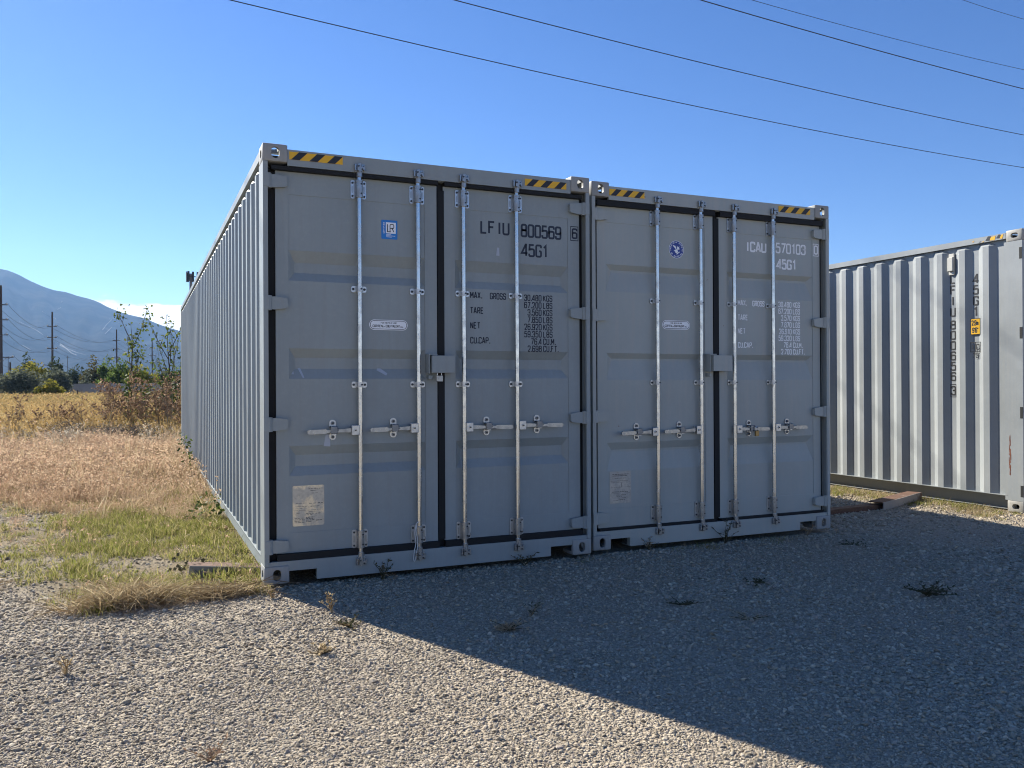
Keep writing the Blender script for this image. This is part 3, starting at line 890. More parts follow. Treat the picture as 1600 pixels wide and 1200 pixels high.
for (cx, cz, a, l, t, d_) in ((.245, 1.395, -68, .085, .017, dL), (.190, 1.395, 90, .03, .016, dL), (.800, 1.40, -33, .075, .028, dL), (.415, .935, 86, .080, .045, dL), (1.668, 2.280, 88, .06, .026, dR)):
    X, Z = dcorr(cx, cz, 0); yy = PY + (.018 if cz > 1.3 and cz < 1.5 else -.0006)
    ca, sa = math.cos(R(a)), math.sin(R(a))
    out_ = [(X + u * ca - v * sa, Z + u * sa + v * ca) for u, v in ((-l / 2, -t / 2), (l / 2, -t * .35), (l / 2, t * .3), (-l / 2, t / 2))]
    if yy > PY:      # stuck to the sloping lower side of the channel
        sl_ = (.034) / (1.418 - 1.350)
        mbq = MB().add([(x, PY + (z - 1.350) * sl_ - .002, z) for x, z in out_], [(0, 1, 2, 3)])
    else:
        mbq = MB().add([(x, yy, z) for x, z in out_], [(0, 1, 2, 3)])
    mbq.build('tape_residue', M['residue'], d_)
def lock_box(parent, x0, x1, z0, z1, pm):
    mb = MB()
    mb.box(x0, x1, -.050, -.044, z0, z1, 0, .0015)
    mb.box(x0, x1, -.044, DY - .002, z1 - .006, z1); mb.box(x1 - .006, x1, -.044, DY - .002, z0, z1 - .006); mb.box(x0, x0 + .006, -.044, -.010, z0, z1 - .006)
    mb.box(x1 - .002, x1 + .020, DY - .008, DY - .002, z0 + .030, z0 + .070, 0, .002)
    mb.build('lock_box', pm, parent)
    mb = MB()
    mb.box(x0 - .018, x0 - .011, -.030, DY - .002, z0 - .004, z1 + .012); mb.box(x0 - .011, x0 + .045, -.030, DY - .002, z1 + .005, z1 + .012)
    mb.box(x0 - .008, x0 + .018, -.004, DY - .002, z0 - .045, z0 - .018, 0, .002)
    mb.box(x0 + .02, x0 + .06, -.03, DY, z0 + .04, z0 + .08)
    mb.build('lock_bracket', pm, parent)
lock_box(A, 1.141, 1.312, 1.390, 1.512, M['paintA'])
def padlock(x, y, z, w, h, mat, label, rot=0.0, sh=.026):
    root = empty('padlock', (x, y, z), label, 'padlock', None, rot)
    MB().box(-w / 2, w / 2, -.009, .009, -h, 0, 0, .003).build('body', mat, root)
    pts = [(-w * .32, 0, -.004)] + [(-w * .32 * math.cos(R(t)), 0, sh - w * .32 + w * .32 * math.sin(R(t))) for t in range(0, 181, 20)] + [(w * .32, 0, -.004)]
    MB().tube(pts, .0038, 8).build('shackle', M['galv_clean'], root)
    return root
padlock(1.200, -.030, 1.372, .048, .044, M['galv'], 'steel padlock hanging below the lock box of the left container')
# ------------------------------------------------------------------ marks on the middle container
bL, bR = spB['doors']; OBx = OB
mb = MB(); tline(mb, OBx, 'ICAU', 1.500, 2.428, .092, tl, wf=.82, sw=.18, spread=.235); mb.build('lettering', M['white_print'], bR); mb = MB(); tline(mb, OBx, '570103', 1.830, 2.435, .093, tl, wf=.8, sw=.15, spread=.345)
mb.build('lettering', M['white_print'], bR)
mb = MB(); X0, Z0 = dcorr(2.246, 2.436, OBx); X1, Z1 = dcorr(2.306, 2.541, OBx)
ribbon(mb, [Vector(p) for p in ((X0, Z0), (X1, Z0), (X1, Z1), (X0, Z1))], .006, True, lambda q: (q.x, DY - .0012, q.y))
text(mb, '0', X0 + .016, Z0 + .012, .083, DY - .0012, wf=.8, sw=.16); mb.build('check_digit', M['white_print'], bR)
mb = MB(); tline(mb, OBx, '45G1', 1.839, 2.296, .092, tl, wf=.8, sw=.18, spread=.225); mb.build('lettering', M['white_print'], bR)
weights(OBx, 1.414, 1.570, 1.993, 2.015, [('30.480', 'KGS'), ('67.200', 'LBS'), ('3.570', 'KGS'), ('7.870', 'LBS'), ('26.910', 'KGS'), ('59.330', 'LBS'), ('76.4', 'CU.M.'), ('2.700', 'CU.FT.')],
        1.966, .0587, .050, M['white_print'], bR, [('MAX.', 1.966), ('TARE', 1.842), ('NET', 1.726), ('CU.CAP.', 1.607)], sw=.165)
pill(bL, OBx, .651, .921, 1.748, 1.822)
rowsB = [(.12, .92, .90, .018), (.12, .84, .855, .018), (.22, .75, .78, .012), (.06, .95, .70, .008), (.06, .95, .655, .006), (.06, .95, .50, .006), (.55, .57, .50, .15), (.10, .85, .35, .018), (.06, .95, .31, .006), (.30, .75, .25, .014),
         (.30, .55, .20, .012), (.45, .75, .15, .016), (.45, .70, .10, .014), (.12, .40, .08, .010)]
data_plate(bL, OBx, .152, .345, .361, .612, M['plateB'], rowsB, 5)
# round blue sticker with an eagle
cx, cz = dcorr(.792, 2.404, OBx); r0 = .073
disc = MB().prism([(cx + r0 * math.cos(R(a)), cz + r0 * math.sin(R(a))) for a in range(0, 360, 12)], PY - .0016, PY - .0004).build('round_sticker', M['white_sticker'], bL)
MB().prism([(cx + .069 * math.cos(R(a)), cz + .069 * math.sin(R(a))) for a in range(0, 360, 12)], PY - .0024, PY - .0017).build('sticker_field', M['deep_blue'], disc)
mb = MB()
def arc_text(s, rad, a0, a1, h, inward):
    n = len(s)
    for i, ch in enumerate(s):
        a = R(a0 + (a1 - a0) * (i + .5) / n)
        c = Vector((cx + rad * math.cos(a), cz + rad * math.sin(a)))
        tdir = Vector((math.sin(a), -math.cos(a))) if not inward else Vector((-math.sin(a), math.cos(a)))
        ndir = Vector((math.cos(a), math.sin(a))) if not inward else Vector((-math.cos(a), -math.sin(a)))
        text(mb, ch, 0, 0, h, 0, sw=.2, plane=lambda u, v: (*(lambda q: (q.x, PY - .0030, q.y))(c + tdir * (u - .25 * h) + ndir * (v - h / 2)),))
arc_text('AMERICAN BUREAU', .0585, 195, -15, .0125, False)
arc_text('OF SHIPPING', .0585, 208, 332, .0125, True)
def poly(pts): mb.add([(cx + x * .05, PY - .0030, cz + z * .05) for x, z in pts], [tuple(range(len(pts)))])
poly([(-.05, -.05), (-.75, .62), (-.60, .70), (-.40, .60), (-.25, .62), (-.08, .30)])      # raised wing
poly([(.05, -.02), (.12, .62), (.26, .40), (.62, .52), (.46, .24), (.70, .10), (.34, -.02)])  # other wing
poly([(-.14, .02), (.16, .04), (.30, -.30), (.12, -.62), (-.20, -.55), (-.34, -.16)])         # body
poly([(-.34, -.10), (-.55, -.22), (-.42, -.32), (-.22, -.26)])                              # head
poly([(.10, -.60), (.55, -.30), (.66, -.42), (.42, -.58), (.20, -.78), (-.10, -.80)])          # tail and talons
mb.build('sticker_print', M['white_sticker'], disc)
lock_box(B, 1.122, 1.312, 1.408, 1.540, M['paintB'])
padlock(OB + 1.588, .045, .905, .042, .050, M['brass'], 'brass padlock hanging from a handle catch of the middle container', .15, .034)
# ------------------------------------------------------------------ marks on the far container's side
sx = .0395
side = [c for c in C.children if c.name.startswith('side_panel')][0]
mb = MB()
def stack(s, yc, ztop, pitch, h, w, weight=.15):
    for i, ch in enumerate(s):
        text(mb, ch, 0, 0, h, 0, wf=w / (.5 * h), sw=weight, plane=lambda u, v, i=i: (sx, yc + w / 2 - u, ztop - i * pitch - h + v))
stack('LFIU', .830, 2.530, .1215, .106, .052)
stack('800656', .830, 2.020, .1140, .100, .052)
stack('3', .831, 1.296, .11, .105, .046)
ribbon(mb, [Vector(p) for p in ((.831 + .033, 1.175), (.831 - .033, 1.175), (.831 - .033, 1.312), (.831 + .033, 1.312))], .006, True, lambda q: (sx, q.x, q.y))
stack('45G1', .551, 2.500, .1180, .104, .050)
MBm = mb.build('side_number', M['black_print'], side)
def side_box(y0, y1, z0, z1, x0, x1, name, mat): return MB().box(x0, x1, y0, y1, z0, z1).build(name, mat, side)
hs_ = side_box(.491, .605, 1.846, 2.020, .0290, .0310, 'height_label', M['black_print'])
q = MB().box(.0270, .0288,   .497, .599, 1.852, 2.014).build('label_face', M['yellow'], hs_)
mb = MB()
text(mb, '2.9m', 0, 0, .058, 0, sw=.17, spread=.082, plane=lambda u, v: (.0262, .590 - u, 1.944 + v))
text(mb, "9'6\"", 0, 0, .058, 0, sw=.17, spread=.070, plane=lambda u, v: (.0262, .582 - u, 1.866 + v))
mb.build('label_print', M['black_print'], hs_)
mb = MB()
for a, b_ in ((.605, .550), (.548, .493)):
    ribbon(mb, [Vector(p) for p in ((a, 1.662), (b_, 1.662), (b_, 1.764), (a, 1.764))], .007, True, lambda q: (.0265, q.x, q.y))
text(mb, 'I', 0, 0, .062, 0, sw=.17, plane=lambda u, v: (.0265, .594 - u, 1.682 + v)); text(mb, 'C', 0, 0, .062, 0, sw=.17, plane=lambda u, v: (.0265, .536 - u, 1.682 + v))
text(mb, '70', 0, 0, .056, 0, sw=.15, wf=.9, plane=lambda u, v: (.0265, .578 - u, 1.596 + v))
mb.build('railway_code', M['black_print'], side)
vt = MB().box(-.004, .041, .797, .867, 2.560, 2.715, 0, .006).box(.020, .041, .798, .866, 2.715, 2.755, 0, .004).box(.020, .041, .798, .866, 2.520, 2.560, 0, .004)
vt.build('vent', M['vent'], C)
mb = MB()                       # what is left of the worn tape on the rail
rail = [c for c in C.children if c.name.startswith('top_side_rail')][0]
for (a, b_, c, d_) in ((.215, .245, 2.822, 2.868), (.300, .360, 2.820, 2.864), (.430, .455, 2.818, 2.832), (.545, .565, 2.835, 2.855)):
    mb.add([(-.0008, a, c), (-.0008, b_, c + .006), (-.0008, b_ - .02, d_ - .006), (-.0008, a - .012, d_)], [(0, 1, 2, 3)])
mb.build('tape_remnant', M['yellow'], rail)
mb = MB()
for (a, b_, c, d_) in ((.248, .285, 2.832, 2.872), (.355, .405, 2.826, 2.872), (.470, .482, 2.822, 2.836)):
    mb.add([(-.0010, a, c), (-.0010, b_, c + .004), (-.0010, b_ - .03, d_), (-.0010, a - .014, d_ - .004)], [(0, 1, 2, 3)])
mb.build('tape_remnant', M['tape_black'], rail)
post = [c for c in C.children if c.name.startswith('corner_post')][0]
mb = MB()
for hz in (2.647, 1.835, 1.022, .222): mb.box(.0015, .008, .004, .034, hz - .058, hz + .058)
mb.build('hinge_slot_shade', M['rubber'], post)  # black blocks on the post, painting the shade inside the hinge cut-outs
mb = MB(); rr = random.Random(4)
for k in range(46):
    z = .36 + .40 * rr.random(); wv = .012 * (1 - abs(z - .56) / .24)
    y = .146 + rr.uniform(-1, 1) * wv; l = rr.uniform(.012, .05)
    mb.add([(.0021, y - .004, z), (.0021, y + .004, z - .003), (.0021, y + .003, z + l), (.0021, y - .002, z + l + .004)], [(0, 1, 2, 3)])
mb.build('rust_streak', M['rust_stain'], post)
# ------------------------------------------------------------------ steel beams lying under and between the containers
def beam(pts, w, h, t, mats, label, ends=True):
    """old steel channel lying on its side: web, two flanges, along the segment pts[0]-pts[1]; z is the underside"""
    a, b_ = Vector(pts[0]), Vector(pts[1]); L = (b_ - a).length
    root = empty('steel_beam', a, label, 'steel beam', 'rusty steel beams on the ground', math.atan2(b_.y - a.y, b_.x - a.x))
    tilt = math.asin(max(-1, min(1, (b_.z - a.z) / L))); root.rotation_euler = (0, -tilt, root.rotation_euler.z)
    n = 14
    def plate(x0, x1, y0, y1, z0, z1, name, mt):
        mb = MB(); bm = bmesh.new(); bmesh.ops.create_cube(bm, size=1)
        for v in bm.verts: v.co = Vector(((x0 + x1) / 2 + v.co.x * (x1 - x0), (y0 + y1) / 2 + v.co.y * (y1 - y0), (z0 + z1) / 2 + v.co.z * (z1 - z0)))
        bmesh.ops.subdivide_edges(bm, edges=[e for e in bm.edges if abs(e.verts[0].co.x - e.verts[1].co.x) > .1], cuts=n)
        for v in bm.verts:
            q = noise.noise_vector(Vector((v.co.x * 3 + a.x, v.co.y * 9, v.co.z * 9 + a.y)))
            v.co += Vector((q.x * .006, q.y * .004, q.z * .004))
        mb.bm(bm); mb.build(name, mt, root)
    plate(0, L, -w / 2, -w / 2 + t, 0, h, 'web', mats[1])
    plate(.004, L - .003, -w / 2 + t + .001, w / 2, h - t, h + .001, 'flange', mats[0])
    plate(.003, L - .004, -w / 2 + t + .001, w / 2, 0, t, 'flange', mats[0])
    return root
beam(((-.44, .66, -.025), (.60, .72, -.150)), .16, .080, .008, (M['rust'], M['rust_grey']), 'rusty steel beam sticking out left from under the left container')
beam(((4.60, .78, -.045), (6.62, .95, -.045)), .12, .062, .008, (M['rust'], M['rust']), 'long brown rusty beam running out from the right side of the middle container')
beam(((6.36, .88, -.035), (7.33, 1.22, -.02)), .16, .085, .009, (M['rust'], M['rust_grey']), 'short beam with a pale worn side and rusty top near the pale container')

# ------------------------------------------------------------------ gravel
def stone_mesh(seed, sub, mat):
    bm = bmesh.new(); bmesh.ops.create_icosphere(bm, subdivisions=sub, radius=1)
    for v in bm.verts:
        n = noise.noise(v.co * 1.1 + Vector((seed * 7.1, 0, 0))) + .5 * noise.noise(v.co * 2.3 + Vector((0, seed * 3.3, 0)))
        v.co *= 1 + .42 * n
    r = random.Random(seed)
    for _ in range(4):      # split faces, as crushed stone has
        nrm = Vector((r.uniform(-1, 1), r.uniform(-1, 1), r.uniform(-.4, 1))).normalized(); d = r.uniform(.55, .8)
        for v in bm.verts:
            q = v.co.dot(nrm) - d
            if q > 0: v.co -= nrm * q
    for v in bm.verts: v.co.z *= .58
    me = bpy.data.meshes.new('stone'); bm.to_mesh(me); bm.free(); me.materials.append(mat)
    return me
mt, nt, b = nodes('crushed_stone')
oi = N(nt, 'ShaderNodeObjectInfo'); cr = N(nt, 'ShaderNodeValToRGB'); el = cr.color_ramp.elements
el[0].color = (.235, .192, .136, 1); el[1].color = (.60, .51, .385, 1)
for p, c in ((.25, (.345, .288, .202)), (.5, (.46, .382, .27)), (.72, (.38, .31, .25)), (.9, (.55, .475, .35))):
    e = el.new(p); e.color = (*c, 1)
nt.links.new(oi.outputs['Random'], cr.inputs[0])
nst = noise_node(nt, 1.6, 3, 0.6)
nt.links.new(mixc(nt, rng_map(nt, nst.outputs['Fac'], .35, .7, 0, .5), cr.outputs[0], (.33, .278, .20)), b.inputs['Base Color'])
b.inputs['Roughness'].default_value = .9; b.inputs['Specular IOR Level'].default_value = .25
stones = [stone_mesh(i, 2 if i < 7 else 1, mt) for i in range(10)]
def in_building(x, y):
    return ((x > -.0) & (x < 4.95) & (y > .10) & (y < 12.3)) | ((x > 7.4) & (y > .05))
NS = 3600000
cxy = np.array([-0.73, -5.65])
x = rng.uniform(-3.6, 8.2, NS); y = rng.uniform(-4.4, 6.5, NS)
d = np.hypot(x - cxy[0], y - cxy[1])
ang = np.arctan2(x - cxy[0], y - cxy[1])
keep = rng.random(NS) < np.clip((2.8 / d) ** 1.75, 0, 1)
keep &= (np.abs(ang - YAW) < .78) & ~in_building(x, y)
x, y, d = x[keep], y[keep], d[keep]
fm = np.array([field_mask(a, b_) for a, b_ in zip(x, y)])
fines = np.array([fbm(a, b_, .45, 3) for a, b_ in zip(x, y)])
k2 = (rng.random(len(x)) > fm * .82) & (rng.random(len(x)) < np.clip(.80 + .9 * fines, .30, 1))
x, y, d = x[k2], y[k2], d[k2]
patch = np.array([fbm(a, b_, .8, 2) for a, b_ in zip(x, y)])
s = np.minimum(.011, np.exp(rng.normal(math.log(.0039), .48, len(x)))) * np.clip((d / 3.1) ** .66, .95, 2.4) * (1 + .25 * patch)
big = rng.random(len(x)) < .006; s[big] *= rng.uniform(1.4, 2.0, big.sum())
z = np.array([ground_z(a, b_) for a, b_ in zip(x, y)]) + s * rng.uniform(-.15, .45, len(x))
rot = np.stack([rng.normal(0, .35, len(x)), rng.normal(0, .35, len(x)), rng.uniform(0, 6.283, len(x))], 1)
sc3 = np.stack([s * rng.uniform(.8, 1.35, len(x)), s * rng.uniform(.75, 1.1, len(x)), s * rng.uniform(.7, 1.1, len(x))], 1)
scatter('gravel', stones, np.stack([x, y, z], 1), rot, sc3)

# ------------------------------------------------------------------ grasses
def blades(seed, n, rad, h, w, lean, mat, heads=0.0, hmat=None, curl=.5, hsize=.012):
    r = random.Random(seed); mb = MB()
    for _ in range(n):
        a = r.uniform(0, 6.283); q = rad * math.sqrt(r.random()); px, py = q * math.cos(a), q * math.sin(a)
        hh = h * r.uniform(.45, 1.1); la = r.uniform(0, 6.283); ll = hh * lean * r.uniform(.1, 1.0)
        fx = r.uniform(0, 6.283); wx, wy = math.cos(fx) * w / 2, math.sin(fx) * w / 2
        pts = []
        for t in (0, .4, .75, 1.0):
            o = ll * t ** (1 + curl)
            pts.append(Vector((px + math.cos(la) * o, py + math.sin(la) * o, hh * (t - .25 * lean * t * t))))
        vs = []
        for p, k in zip(pts[:-1], (1, .85, .55)): vs += [(p.x - wx * k, p.y - wy * k, p.z), (p.x + wx * k, p.y + wy * k, p.z)]
        vs.append(tuple(pts[-1]))
        mb.add(vs, [(0, 1, 3, 2), (2, 3, 5, 4), (4, 5, 6)], 0)
        if r.random() < heads:
            for _k in range(4):
                c = pts[-1] + Vector((r.uniform(-1, 1) * hsize, r.uniform(-1, 1) * hsize, -r.uniform(0, .16) * hh))
                u = Vector((r.uniform(-1, 1), r.uniform(-1, 1), r.uniform(-.6, 1))).normalized() * hsize * r.uniform(.7, 1.4)
                v = u.orthogonal().normalized() * hsize * .45
                mb.add([c - v, c + u, c + v, c - u * .6], [(0, 1, 2, 3)], 1)
    return mb.mesh('grass_clump', [mat, hmat or mat])
L_green = leafy('green_grass', [(.15, .175, .035), (.24, .24, .06), (.36, .31, .13), (.11, .13, .035), (.42, .34, .19)], .55)
L_straw = leafy('straw', [(.42, .32, .18), (.54, .44, .28), (.36, .27, .15), (.30, .22, .13), (.60, .51, .35)], .5)
L_red = leafy('red_dry_grass', [(.40, .24, .155), (.45, .32, .21), (.34, .195, .125), (.50, .38, .25), (.27, .19, .12)], .5)
L_head = leafy('dry_seed_heads', [(.48, .33, .22), (.56, .43, .30), (.42, .26, .17)], .5)
L_gold = leafy('golden_field_grass', [(.43, .27, .10), (.49, .34, .15), (.34, .23, .09), (.38, .29, .13), (.50, .39, .22)], .5)
L_olive = leafy('olive_field_grass', [(.26, .22, .085), (.34, .27, .12), (.22, .20, .085)], .5)
L_grey = leafy('grey_weeds', [(.34, .30, .22), (.24, .20, .15), (.44, .41, .33), (.17, .14, .11)], .35)
L_white = leafy('white_seed_fluff', [(.48, .44, .36), (.40, .35, .27)], .5)
def put(name, protos, n, xr, yr, prob, smin, smax, tiltj=.12, zoff=0.0, hf=None):
    X = rng.uniform(xr[0], xr[1], n); Y = rng.uniform(yr[0], yr[1], n)
    ok = np.array([rng.random() < prob(a, b_) for a, b_ in zip(X, Y)])
    X, Y = X[ok], Y[ok]
    if len(X) == 0: return
    Z = np.array([ground_z(a, b_) for a, b_ in zip(X, Y)]) - .005 + zoff
    s_ = rng.uniform(smin, smax, len(X))
    if hf: s_ *= np.array([hf(a, b_) for a, b_ in zip(X, Y)])
    rt = np.stack([rng.normal(0, tiltj, len(X)), rng.normal(0, tiltj, len(X)), rng.uniform(0, 6.283, len(X))], 1)
    sc = np.stack([s_, s_, s_ * rng.uniform(.75, 1.2, len(X))], 1)
    return scatter(name, protos, np.stack([X, Y, Z], 1), rt, sc)
def left_edge(y): return -0.9 - .155 * (y + 5.6) - 1.6          # a little outside the frame on the left
def inview(x, y): return x > left_edge(y) and not (x > .03 and y < 12.3)
def green_p(x, y):
    if not inview(x, y): return 0
    n = fbm(x, y, 1.3) + .3
    m = field_mask(x, y)
    return m * max(sst(6.5, 2.6, y), .6 * sst(-.5, -.1, x) * sst(12, 9, y)) * max(0.06, min(1, .42 + n * 1.0)) * (.25 + .75 * sst(-1.9, -1.0, x))
put('green_grass', [blades(i, 34, .075, .075, .0045, .9, L_green) for i in range(5)], 8000, (-3.2, .03), (-.2, 11.5), green_p, .6, 1.5)
put('straw_litter', [blades(20 + i, 16, .10, .10, .004, 2.0, L_straw, .15, L_head) for i in range(4)], 5200, (-3.4, .0), (-.25, 8.0),
    lambda x, y: inview(x, y) * field_mask(x, y) * (.30 + .5 * sst(1.4, .1, y) + .5 * sst(2.5, 5, y)) * max(.1, .5 + fbm(x, y, 1.1)), .5, 1.3, .3)
def red_p(x, y):
    if not inview(x, y): return 0
    return sst(2.6, 6.4, y + 1.4 * fbm(x, y, .7) - .9 * sst(-.4, -1.6, x) * 0) * sst(17.5, 14.5, y) * max(.12, min(1, .6 + 1.2 * fbm(x, y, .8)))
def front_h(x, y): return .35 + .65 * sst(3.4, 7.5, y + 1.2 * fbm(x, y, .5)) + .25 * fbm(x, y, .9)
redc = [blades(40 + i, 44, .20, .36, .0060, .75, L_red, .65, L_head, hsize=.017) for i in range(5)]
put('red_grass', redc, 5200, (-7, .1), (3.0, 17.5), lambda x, y: red_p(x, y) * (.35 + .65 * sst(.1, -2.2, x + .5 * fbm(x, y, .5))), .55, 1.15, hf=front_h)
tanc = [blades(50 + i, 44, .20, .34, .0060, .8, L_straw, .55, L_head, hsize=.017) for i in range(5)]
put('tan_grass', tanc, 5200, (-7, .1), (3.0, 17.5), lambda x, y: red_p(x, y) * (.22 + .78 * sst(-3.0, -.1, x + .6 * fbm(x, y, .5))), .5, 1.1, hf=front_h)
greyc = [blades(60 + i, 36, .26, .46, .008, 1.0, L_grey, .35, L_white, hsize=.020) for i in range(5)]
put('grey_weeds', greyc, 1300, (-8.5, 1.5), (13.5, 19.5), lambda x, y: inview(x, y) * sst(12.5, 16, y + 1.5 * fbm(x, y, .6)) * sst(19.5, 17, y) * max(.05, .5 + 1.2 * fbm(x, y, .5)), .5, 1.35)
goldc = [blades(70 + i, 60, .42, .62, .013, .55, L_gold, .5, L_gold, hsize=.03) for i in range(5)]
put('golden_grass', goldc, 12000, (-16, 9), (13.5, 62), lambda x, y: (inview(x, y) and x < 1.5 + .17 * y) * sst(14, 20, y + 2 * fbm(x, y, .5)) * sst(62, 40, y) * max(.15, .75 + .9 * fbm(x, y, .3)), .55, 1.2)
olivec = [blades(80 + i, 50, 1.1, .75, .035, .5, L_olive, .5, L_gold, hsize=.06) for i in range(4)]
put('olive_grass', olivec, 7000, (-42, 22), (30, 145), lambda x, y: (inview(x, y) and x < 2 + .17 * y) * sst(30, 58, y) * max(.25, .8 + .6 * fbm(x, y, .12)), .55, 1.15)
stalk = [blades(90 + i, 9, .12, .55, .007, .55, L_straw, .9, L_head, hsize=.022) for i in range(4)]
put('tall_stalks', stalk, 1500, (-7, .05), (3.2, 18), lambda x, y: inview(x, y) * field_mask(x, y) * max(.03, .25 + .8 * fbm(x, y, .45)), .5, 1.15, .2)
put('green_undergrowth', [blades(95 + i, 22, .12, .15, .006, .9, L_green) for i in range(3)], 900, (-6, .0), (5, 14), lambda x, y: inview(x, y) * max(0, .1 + 1.0 * fbm(x, y, .6) + .5 * sst(-1.0, 0, x)), .6, 1.4)
put('sill_weeds', [blades(97 + i, 10, .05, .06, .003, 1.2, L_straw, .1, L_head) for i in range(2)] + [blades(99, 10, .05, .06, .004, 1.2, L_green)], 260, (.15, 4.95), (-.14, .10), lambda x, y: max(0, .25 + fbm(x, y * .3, 1.9)), .4, 1.3, .3)
put('verge_grass', [blades(30 + i, 30, .085, .085, .005, .9, L_green) for i in range(2)] + [blades(33 + i, 22, .09, .08, .004, 1.4, L_straw) for i in range(3)], 3600, (6.6, 7.48), (-.3, 7.5),
    lambda x, y: (x < 7.44) * field_mask(x, y) * max(.1, .62 + fbm(x, y, 1.8)), .45, 1.15)

# ------------------------------------------------------------------ single weeds in the yard
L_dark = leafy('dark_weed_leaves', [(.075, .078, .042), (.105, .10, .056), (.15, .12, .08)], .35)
L_stem = leafy('dry_stems', [(.40, .30, .19), (.50, .40, .27), (.30, .21, .135)], .45)
def weed(x, y, h, spread, n, stem_mat, leaf_mat, label, flop=.6, leaves=6, seed=0, ls=.02, name='weed'):
    r = random.Random(seed * 13 + 5)
    root = empty(name, (x, y, ground_z(x, y) - .004), label, 'weed', 'weeds growing in the gravel')
    st = MB(); lf = MB()
    for _ in range(n):
        a = r.uniform(0, 6.283); hh = h * r.uniform(.5, 1.05); sp = spread * r.uniform(.3, 1)
        pts = [Vector((sp * math.cos(a) * t ** (1 + flop) + r.uniform(-.006, .006), sp * math.sin(a) * t ** (1 + flop) + r.uniform(-.006, .006), hh * t * (1 - .25 * flop * t))) for t in (0, .3, .6, .85, 1)]
        st.tube(pts, [.0028, .0024, .002, .0015, .0008], 5)
        for _k in range(leaves):
            t = r.uniform(.15, 1); i = min(3, int(t * 4)); p = pts[i].lerp(pts[i + 1], r.random())
            u = Vector((r.uniform(-1, 1), r.uniform(-1, 1), r.uniform(-.1, .8))).normalized() * ls * r.uniform(.6, 1.5); v = u.orthogonal().normalized() * ls * .25
            lf.add([p, p + u * .5 - v, p + u, p + u * .5 + v], [(0, 1, 2, 3)])
    st.build('stems', stem_mat, root); lf.build('leaves', leaf_mat, root)
    return root
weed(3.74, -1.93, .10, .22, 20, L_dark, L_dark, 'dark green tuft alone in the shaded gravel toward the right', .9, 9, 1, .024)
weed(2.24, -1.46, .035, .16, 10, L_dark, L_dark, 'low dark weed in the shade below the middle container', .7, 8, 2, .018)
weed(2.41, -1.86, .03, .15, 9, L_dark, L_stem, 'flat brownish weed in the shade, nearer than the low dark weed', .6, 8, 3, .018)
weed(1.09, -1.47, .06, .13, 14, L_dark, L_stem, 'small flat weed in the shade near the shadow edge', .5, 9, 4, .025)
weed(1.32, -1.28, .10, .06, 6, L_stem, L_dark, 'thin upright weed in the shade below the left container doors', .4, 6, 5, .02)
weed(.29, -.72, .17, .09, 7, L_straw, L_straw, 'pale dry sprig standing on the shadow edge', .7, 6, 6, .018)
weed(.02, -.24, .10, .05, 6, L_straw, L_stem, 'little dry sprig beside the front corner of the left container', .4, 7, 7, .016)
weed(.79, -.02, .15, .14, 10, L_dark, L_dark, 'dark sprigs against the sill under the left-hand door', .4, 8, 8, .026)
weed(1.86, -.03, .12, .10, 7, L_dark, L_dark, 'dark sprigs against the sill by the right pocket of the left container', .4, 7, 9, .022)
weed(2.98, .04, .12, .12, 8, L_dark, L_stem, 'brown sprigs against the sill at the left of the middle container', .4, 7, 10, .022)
weed(3.72, .02, .24, .16, 8, L_dark, L_dark, 'tall feathery weed in front of the sill under the middle container doors', .45, 14, 11, .018)
weed(4.62, .02, .11, .07, 6, L_stem, L_stem, 'dry grass blades at the right pocket of the middle container', .3, 5, 12, .02)
weed(-1.05, -1.28, .13, .11, 8, L_straw, L_straw, 'yellow sprig with thin upright stalks in the sunny gravel at left', .6, 5, 13, .016)
weed(-.51, -2.50, .07, .09, 9, L_stem, L_red, 'reddish sprigs in the gravel at the bottom of the picture', .5, 7, 14, .014)
weed(4.66, -.44, .03, .20, 11, L_dark, L_dark, 'spreading dark weed just right of the middle container corner', .8, 8, 15, .018)
weed(.08, -1.47, .05, .10, 14, L_dark, L_straw, 'low green and straw weed in the sunny gravel left of the shadow', .6, 10, 16, .02)
weed(.32, -1.05, .05, .12, 12, L_straw, L_dark, 'flat straw coloured weed just outside the shadow edge', .7, 9, 17, .02)
weed(3.0, -1.2, .03, .12, 8, L_dark, L_dark, 'small dark weed in the middle of the shaded yard', .6, 9, 18, .025)
